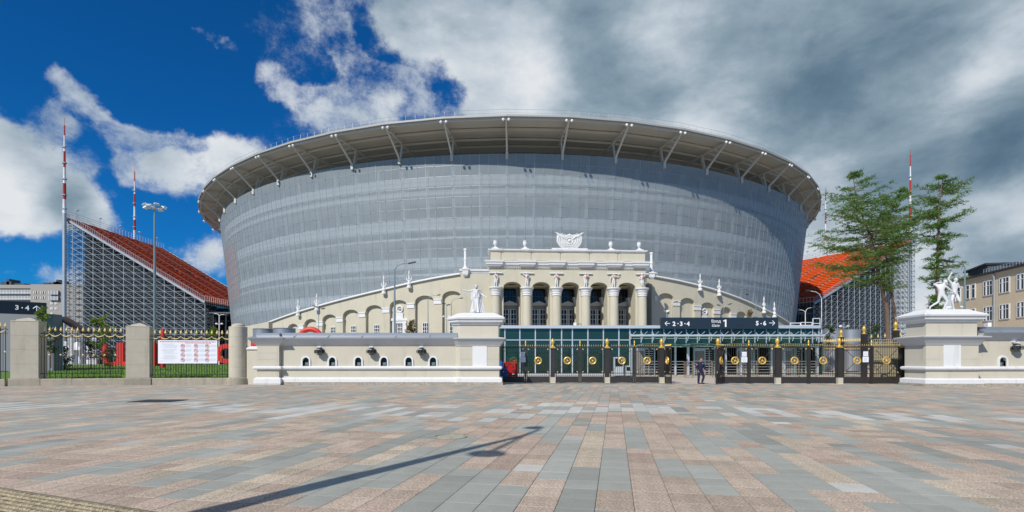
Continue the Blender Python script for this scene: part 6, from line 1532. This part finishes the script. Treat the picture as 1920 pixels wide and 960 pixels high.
for px, y0, w_ in [(a, y, 6.5) for a in (73, 86) for y in (547.5, 557)]+[(87, 568, 5), (87, 577, 5), (104, 567.5, 4), (104, 577, 4), (104, 587, 4), (112, 567.5, 4), (112, 577, 4), (97.8, 0, 0)]:
    if not w_: continue
    dd_ = D-2.6; m = MB(); m.box(ax(px), ax(px+w_), dd_, dd_+.08, az(y0+4.6), az(y0)); f = m.build('window', WGLASS, t)
    m = MB(); 
    for q in (0, .45, 1): m.box(ax(px+w_*q)-.18, ax(px+w_*q)+.18, dd_-.08, dd_-.001, az(y0+4.6), az(y0))
    m.build('window_frame', WHITE, f)
for row, y0 in enumerate((546.5, 557)):
    m = MB(); m.box(ax(103.5), ax(120), D-3.4, D-2.51, az(y0+7.5), az(y0)); f = m.build('balcony_glazing', mat('balcony_glass', (.16, .19, .22), .2), t); m = MB()
    for q in range(7): m.box(ax(103.5+q*2.7)-.15, ax(103.5+q*2.7)+.15, D-3.5, D-3.4, az(y0+7.5), az(y0))
    m.build('white_frame', WHITE, f)
for a, b, y0 in ((-10, 10, 526), (1, 6, 521), (16, 35, 529.5), (64, 116, 531), (70, 82, 528), (84, 106, 527.5), (90, 105, 526), (95, 100, 522.5), (110, 116, 530)):
    m = MB(); m.box(ax(a), ax(b), D+3, D+9, az(535), az(y0)); m.build('roof_box', SLATE, t)
# distant pale block further right (white slab seen at the stand's foot)
# right building: facade runs away from the viewer
t = T('beige_office_building', 'three-storey beige building with white-framed windows and slate attic at the right edge', 'building', (0, 0, 0))
BA = Vector((PX(1786, 103), 103, 0)); BB = Vector((PX(1990, 78), 78, 0)); bd_ = (BB-BA); BL = bd_.length; bdn = bd_.normalized(); bn = Vector((-bdn.y, bdn.x, 0))
if bn.x < 0: bn = -bn                       # into the building (away from viewer)
def F2(x, y, z_): return BA+bdn*x+bn*y+Vector((0, 0, z_))
def along(px):
    u = (px-960)/1000; return (BA.x-u*BA.y)/(u*bdn.y-bdn.x)
def dep(px): return (BA+bdn*along(px)).y
HB = PZ(530, 103)
def ob(mb, name, mt, parent=t, **k): mb.fn(F2); return mb.build(name, mt, parent, **k)
m = MB(); m.box(0, BL, 0, 14, 0, HB); ob(m, 'wall', BLDG)
m = MB(); m.box(-.3, BL+.3, -.5, 0, HB+.003, HB+.3); m.box(-.3, BL+.3, .0, 14.3, HB+.003, HB+.25); ob(m, 'eaves', ROOFD)
rows_ = []
def zpy(px, py): return PZ(py, dep(px))
wl = [(1826, 6, 0), (1815.5, 6, 0), (1798.6, 5.5, 0), (1789, 5, 0), (1853.5, 17, 1), (1884, 18, 1), (1918, 20, 1), (1950, 21, 1)]
zt1, zt2 = zpy(1884, 520.7), zpy(1884, 548.4); zb1, zb2 = zpy(1884, 571), zpy(1884, 598)
for px, wd, big in wl:
    for (z1, z0) in ((zt1, zt2), (zb1, zb2)):
        if not big and z1 == zb1: z1 = zb1
        a, b = sorted((along(px-wd/2), along(px+wd/2)))
        m = MB(); m.box(a-.12, b+.12, -.06, .0, z0-.14, z1+.12); fr = ob(m, 'window_surround', WHITE)
        m = MB(); m.box(a+.02, b-.02, -.09, -.062, z0, z1); ob(m, 'glass', mat('office_glass', (.05, .065, .08), .12, spec=.8), fr)
        m = MB(); n = 3 if big else 1
        for k in range(n+1): x = a+(b-a)*k/n; m.box(x-.05, x+.05, -.13, -.092, z0, z1)
        zz = z0+(z1-z0)*.68
        for z_ in (z0, zz, z1): m.box(a, b, -.125, -.093, z_-.05, z_+.05)
        if big: x = a+(b-a)*.2; m.box(x, x+.5, -.10, -.091, z0+.1, z1-.15)
        ob(m, 'window_frame', WFRAME, fr)
for px in (1867,):
    x = along(px); m = MB(); m.tube([(x, -.25, 0), (x, -.25, HB-.8), (x-.3, -.3, HB-.1)], .1, 6); ob(m, 'downpipe', GALV)
x = along(1856); m = MB(); m.box(x-.5, x+.5, -.6, -.05, zb2-1.1, zb2-.4); ob(m, 'air_conditioner', PAPER)
# attic
a0, a1 = along(1806), along(1842); m = MB(); m.box(a0, a1, .8, 6, HB+.26, zpy(1842, 497)); m.box(a0+1, a0+1.01, .8, .9, HB+.3, HB+.31); ob(m, 'attic_box', SLATE)
m = MB(); zz = zpy(1842, 497); m.add([(a0-.6, .3, zz-.5), (a1+.3, .3, zz+.02), (a1+.3, 6.3, zz+.02), (a0-.6, 6.3, zz-.5), (a0-.6, .3, zz-.2), (a1+.3, .3, zz+.32), (a1+.3, 6.3, zz+.32), (a0-.6, 6.3, zz-.2)], [(3, 2, 1, 0), (4, 5, 6, 7), (0, 1, 5, 4), (1, 2, 6, 5), (2, 3, 7, 6), (3, 0, 4, 7)]); ob(m, 'attic_roof', ROOFD)
aw0, aw1 = along(1820), along(1833); m = MB(); m.box(aw0, aw1, .74, .79, zz-2.6, zz-1.5); f = ob(m, 'attic_window', WGLASS); m = MB()
for k in range(4): x = aw0+(aw1-aw0)*k/3; m.box(x-.06, x+.06, .68, .738, zz-2.6, zz-1.5)
m.box(aw0, aw1, .69, .737, zz-2.68, zz-2.6); m.box(aw0, aw1, .69, .737, zz-1.5, zz-1.42); ob(m, 'window_frame', GALVD, f)
a2 = along(1915); m = MB(); m.add([(a1+.31, 2, HB+.27), (a2, 2, HB+.27), (a2, 9, zz), (a1+.31, 9, zz), (a1+.31, 11, HB+.27), (a2, 11, HB+.27)], [(0, 1, 2, 3), (3, 2, 5, 4), (1, 5, 2), (0, 3, 4)]); ob(m, 'sloping_roof', ZINC)
m = MB(); m.box(a2+.5, BL-1, 3, 8, HB+.26, zpy(1915, 487)); ob(m, 'roof_box', SLATE)
m = MB()
for k in range(14): x = a1+(a2-a1)*k/13; m.tube([(x, .2, HB+.3), (x, .2, HB+1.1)], .03, 4)
m.tube([(a1, .2, HB+1.1), (a2, .2, HB+1.1)], .03, 4); m.tube([(a1, .2, HB+.7), (a2, .2, HB+.7)], .025, 4); stuff(ob(m, 'roof_railing', GALV))
# ================================================================== TREES
def leafmat(name, c, tr): 
    m = mat(name, c, .6, var=.35, vscale=.8, spec=.3); nt_ = m.node_tree; b = nt_.nodes['Principled BSDF']
    tl_ = nt_.nodes.new('ShaderNodeBsdfTranslucent'); tl_.inputs[0].default_value = (*tr, 1); mx2 = nt_.nodes.new('ShaderNodeMixShader'); mx2.inputs[0].default_value = .35
    nt_.links.new(b.outputs[0], mx2.inputs[1]); nt_.links.new(tl_.outputs[0], mx2.inputs[2]); nt_.links.new(mx2.outputs[0], nt_.nodes['Material Output'].inputs[0]); return m
LARCH = leafmat('larch_needles', (.095, .195, .032), (.20, .40, .05)); YOUNG = leafmat('young_leaves', (.16, .24, .02), (.25, .35, .03)); DARKL = leafmat('dark_leaves', (.05, .09, .02), (.08, .14, .02)); DRYL = leafmat('dry_leaves', (.20, .15, .06), (.2, .15, .05))
def larch(lab, d, trunk, env, seed, r0, gap=(0, 0), dens=1.0, spread=1.0):
    """trunk: list of (px, py); env: list of (py, left px, right px) around the trunk"""
    rg = random.Random(seed); b0 = P(trunk[0][0], trunk[0][1], d); b0.z = .4
    t = T('larch_tree', lab, 'larch tree', b0, 0, 'larch trees by the right gates')
    pts = [b0-b0]+[P(a, b, d)-b0 for a, b in trunk[1:]]; n = len(pts); rad = [r0*(1-.93*i/(n-1)) for i in range(n)]
    # smooth trunk
    tp, tr_ = [], []
    for i in range(n-1):
        for k in range(4):
            f = k/4; p = pts[i].lerp(pts[i+1], f); p += Vector((rg.uniform(-.05, .05), rg.uniform(-.05, .05), 0)); tp.append(p); tr_.append(rad[i]*(1-f)+rad[i+1]*f)
    tp.append(pts[-1]); tr_.append(.02); m = MB(); m.tube(tp, tr_, 9); m.build('trunk', BARK, t, True)
    lm = MB(); nd = MB()
    def at_z(z_):
        for i in range(len(tp)-1):
            if tp[i].z <= z_ <= tp[i+1].z: f = (z_-tp[i].z)/max(1e-6, tp[i+1].z-tp[i].z); return tp[i].lerp(tp[i+1], f), tr_[i]*(1-f)+tr_[i+1]*f
        return tp[-1], .02
    etab = sorted((PZ(a, d)-b0.z, l/1000*d, r/1000*d) for a, l, r in env)
    zlo, zhi = etab[0][0], etab[-1][0]
    def tuft(p, s):
        for _ in range(rg.randint(2, 3)):
            a = Vector((rg.uniform(-1, 1), rg.uniform(-1, 1), rg.uniform(-.5, .9))).normalized(); b = a.cross(Vector((rg.uniform(-1, 1), rg.uniform(-1, 1), .3))).normalized()
            q = p+Vector((rg.uniform(-1, 1), rg.uniform(-1, 1), rg.uniform(-.8, .8)))*s*.5
            w_ = s*rg.uniform(.07, .15); l_ = s*rg.uniform(.5, 1.1); nd.add([q-b*w_, q+b*w_, q+a*l_+b*w_*.4, q+a*l_-b*w_*.4], [(0, 1, 2, 3)])
    nb = int(105*dens); k = 0
    for i in range(nb):
        f = (i+rg.random())/nb; z_ = zlo+(zhi-zlo)*f**.9; p, r_ = at_z(z_)
        az_ = rg.uniform(0, 2*pi); Ls = interp([(a, b) for a, b, c_ in etab], z_); Rs = interp([(a, c_) for a, b, c_ in etab], z_)
        cx = cos(az_); env_l = (Rs if cx > 0 else Ls); mean = (Ls+Rs)/2
        L_ = (env_l*abs(cx)+mean*(1-abs(cx)))*rg.uniform(.6, 1.2)*spread*(.75 if abs(cx) < .5 else 1)
        if L_ < .3 or rg.random() > .30+L_/(.55*max(max(b, c_) for a, b, c_ in etab)): continue
        dirn = Vector((cos(az_), sin(az_), 0)); ns = max(5, int(L_/.45)); bp = []; up = rg.uniform(-.05, .28)*(.6+.8*f); cv = rg.uniform(-.06, .10)
        for s in range(ns+1):
            g_ = s/ns; bp.append(p+dirn*L_*g_+Vector((rg.uniform(-.07, .07), rg.uniform(-.07, .07), L_*(up*g_-.18*g_*(1-g_)*2+cv*g_*g_)+rg.uniform(-.05, .05))))
        rb = min(r_*.45, .02+.012*L_); lm.tube(bp, [rb*(1-.85*s/ns)+.006 for s in range(ns+1)], 4, False)
        for s in range(1, ns+1):
            g_ = s/ns
            if g_ < .18: continue
            for sd in (-1, 1):
                if rg.random() < .12: continue
                tl2 = L_*.30*(1-g_*.55)*rg.uniform(.5, 1.2)+.25; td = (dirn*.65+Vector((-dirn.y, dirn.x, 0))*sd*rg.uniform(.6, 1.1)+Vector((0, 0, rg.uniform(-.35, .25)))).normalized()
                e = bp[s]+td*tl2+Vector((0, 0, -.08*tl2)); lm.tube([bp[s], bp[s].lerp(e, .5)+Vector((0, 0, .05)), e], [.022, .016, .007], 3, False)
                nt2 = max(3, int(tl2/.16))
                for q in range(nt2+1): tuft(bp[s].lerp(e, q/nt2), .26*rg.uniform(.7, 1.2))
            for q in range(2): tuft(bp[s]+Vector((rg.uniform(-.15, .15), rg.uniform(-.15, .15), rg.uniform(-.1, .12))), .28)
        # hanging twigs
    lm.build('branches', BARK, t, True, fixn=False)
    o = nd.build('crown', LARCH, t, fixn=False); return t
larch('big leaning larch tree with a wide open crown before the right grandstand', 55, [(1669, 622), (1662, 580), (1655, 545), (1644, 500), (1636, 460), (1626, 430), (1612, 395), (1603, 360), (1600, 322)],
      [(545, 50, 30), (525, 118, 34), (500, 110, 40), (475, 100, 55), (455, 112, 60), (430, 74, 66), (405, 72, 66), (385, 66, 62), (365, 46, 50), (345, 22, 34), (320, 5, 5)], 4, .24, dens=1.2, spread=.97)
larch('slimmer larch tree standing just right of the leaning larch', 57, [(1682, 622), (1677, 580), (1670, 540), (1664, 500), (1660, 460), (1662, 430), (1672, 400), (1680, 375), (1690, 352)],
      [(500, 20, 20), (470, 40, 60), (440, 50, 65), (410, 44, 48), (385, 30, 30), (352, 4, 4)], 8, .16, dens=.8)
larch('larch tree with long right-hand branches behind the fighting statues', 50, [(1758, 660), (1757, 580), (1757, 520), (1758, 470), (1760, 420), (1762, 380), (1765, 352), (1768, 328)],
      [(590, 26, 30), (560, 18, 18), (535, 26, 50), (515, 34, 96), (495, 24, 60), (475, 26, 30), (460, 40, 60), (440, 30, 90), (420, 40, 100), (395, 60, 70), (375, 62, 66), (350, 34, 46), (328, 4, 5)], 15, .19, dens=1.1, spread=.78)
def leafy(lab, px, d, ybot, ytop, w_, mt_, seed, n=500, ls=.11, cat='young tree', nm='young_tree', bare=.3, g=None):
    rg = random.Random(seed); b0 = P(px, ybot, d); t = T(nm, lab, cat, b0, 0, g); H_ = PZ(ytop, d)-b0.z
    m = MB(); m.tube([(0, 0, 0), (.03, 0, H_*.5), (0, 0, H_*.95)], [.04, .03, .008], 5); 
    nd = MB(); W = w_/2000*d
    for k in range(int(14+n/40)):
        z0 = H_*(bare+(.95-bare)*rg.random()); a = rg.uniform(0, 2*pi); f = 1-abs((z0/H_-bare)/(1-bare)-.35)*.9; L_ = W*max(.15, f)*rg.uniform(.6, 1.1)
        e = Vector((cos(a)*L_, sin(a)*L_, z0+L_*rg.uniform(.3, .9))); s0 = Vector((0, 0, z0)); m.tube([s0, s0.lerp(e, .5), e], [.012, .009, .003], 3, False)
        for q in range(int(n/(14+n/40))):
            p = s0.lerp(e, rg.uniform(.25, 1.05))+Vector((rg.uniform(-1, 1), rg.uniform(-1, 1), rg.uniform(-1, 1)))*ls*1.3
            u = Vector((rg.uniform(-1, 1), rg.uniform(-1, 1), rg.uniform(-1, 1))).normalized(); v = u.cross(Vector((rg.uniform(-1, 1), rg.uniform(-1, 1), rg.uniform(-1, 1)))).normalized(); s = ls*rg.uniform(.6, 1.2)
            nd.add([p-u*s, p-v*s*.55, p+u*s, p+v*s*.55], [(0, 1, 2, 3)])
    m.build('trunk', BARK, t); nd.build('crown', mt_, t, fixn=False)
leafy('slender young tree with yellow-green leaves right of the first square pillar', 76, 40, 684, 575, 26, YOUNG, 1, 700)
leafy('young yellow-green tree behind the middle of the left iron fence bay', 186, 44, 684, 592, 44, YOUNG, 2, 900, .10)
leafy('small bright green tree showing above the fence right of the banner', 398, 46, 684, 613, 24, YOUNG, 3, 500, .10)
leafy('thin young tree behind the left fence bay beside the first pillar', 95, 42, 690, 610, 26, DARKL, 4, 400, .09)
leafy('small green shrub behind the fence left of the second pillar', 170, 50, 690, 640, 30, DARKL, 5, 500, .10)
leafy('thin young tree in front of the red letters', 262, 46, 690, 620, 14, YOUNG, 6, 160, .08)
leafy('dry brownish conifer shrub above the ticket office roof', 771, 60, 640, 600, 28, DRYL, 7, 700, .12, 'shrub', 'shrub', .0)
leafy('small dark conifer above the right end of the direction sign', 1407, 70, 620, 583, 22, DRYL, 8, 500, .12, 'shrub', 'shrub', .0)
leafy('small green bush between the grey tanks', 1556, 54, 650, 610, 22, DARKL, 9, 500, .10, 'shrub', 'shrub', .0)
leafy('green bush at the foot of the larches', 1637, 52, 650, 606, 26, DARKL, 10, 400, .10, 'shrub', 'shrub', .0)
leafy('dark shrub with small flowers behind the left fence bay', 205, 48, 695, 655, 30, DARKL, 11, 500, .09, 'shrub', 'shrub', .0)
leafy('low bush at the base of the kiosk behind the left bay', 120, 48, 695, 650, 34, DARKL, 12, 600, .09, 'shrub', 'shrub', .0)
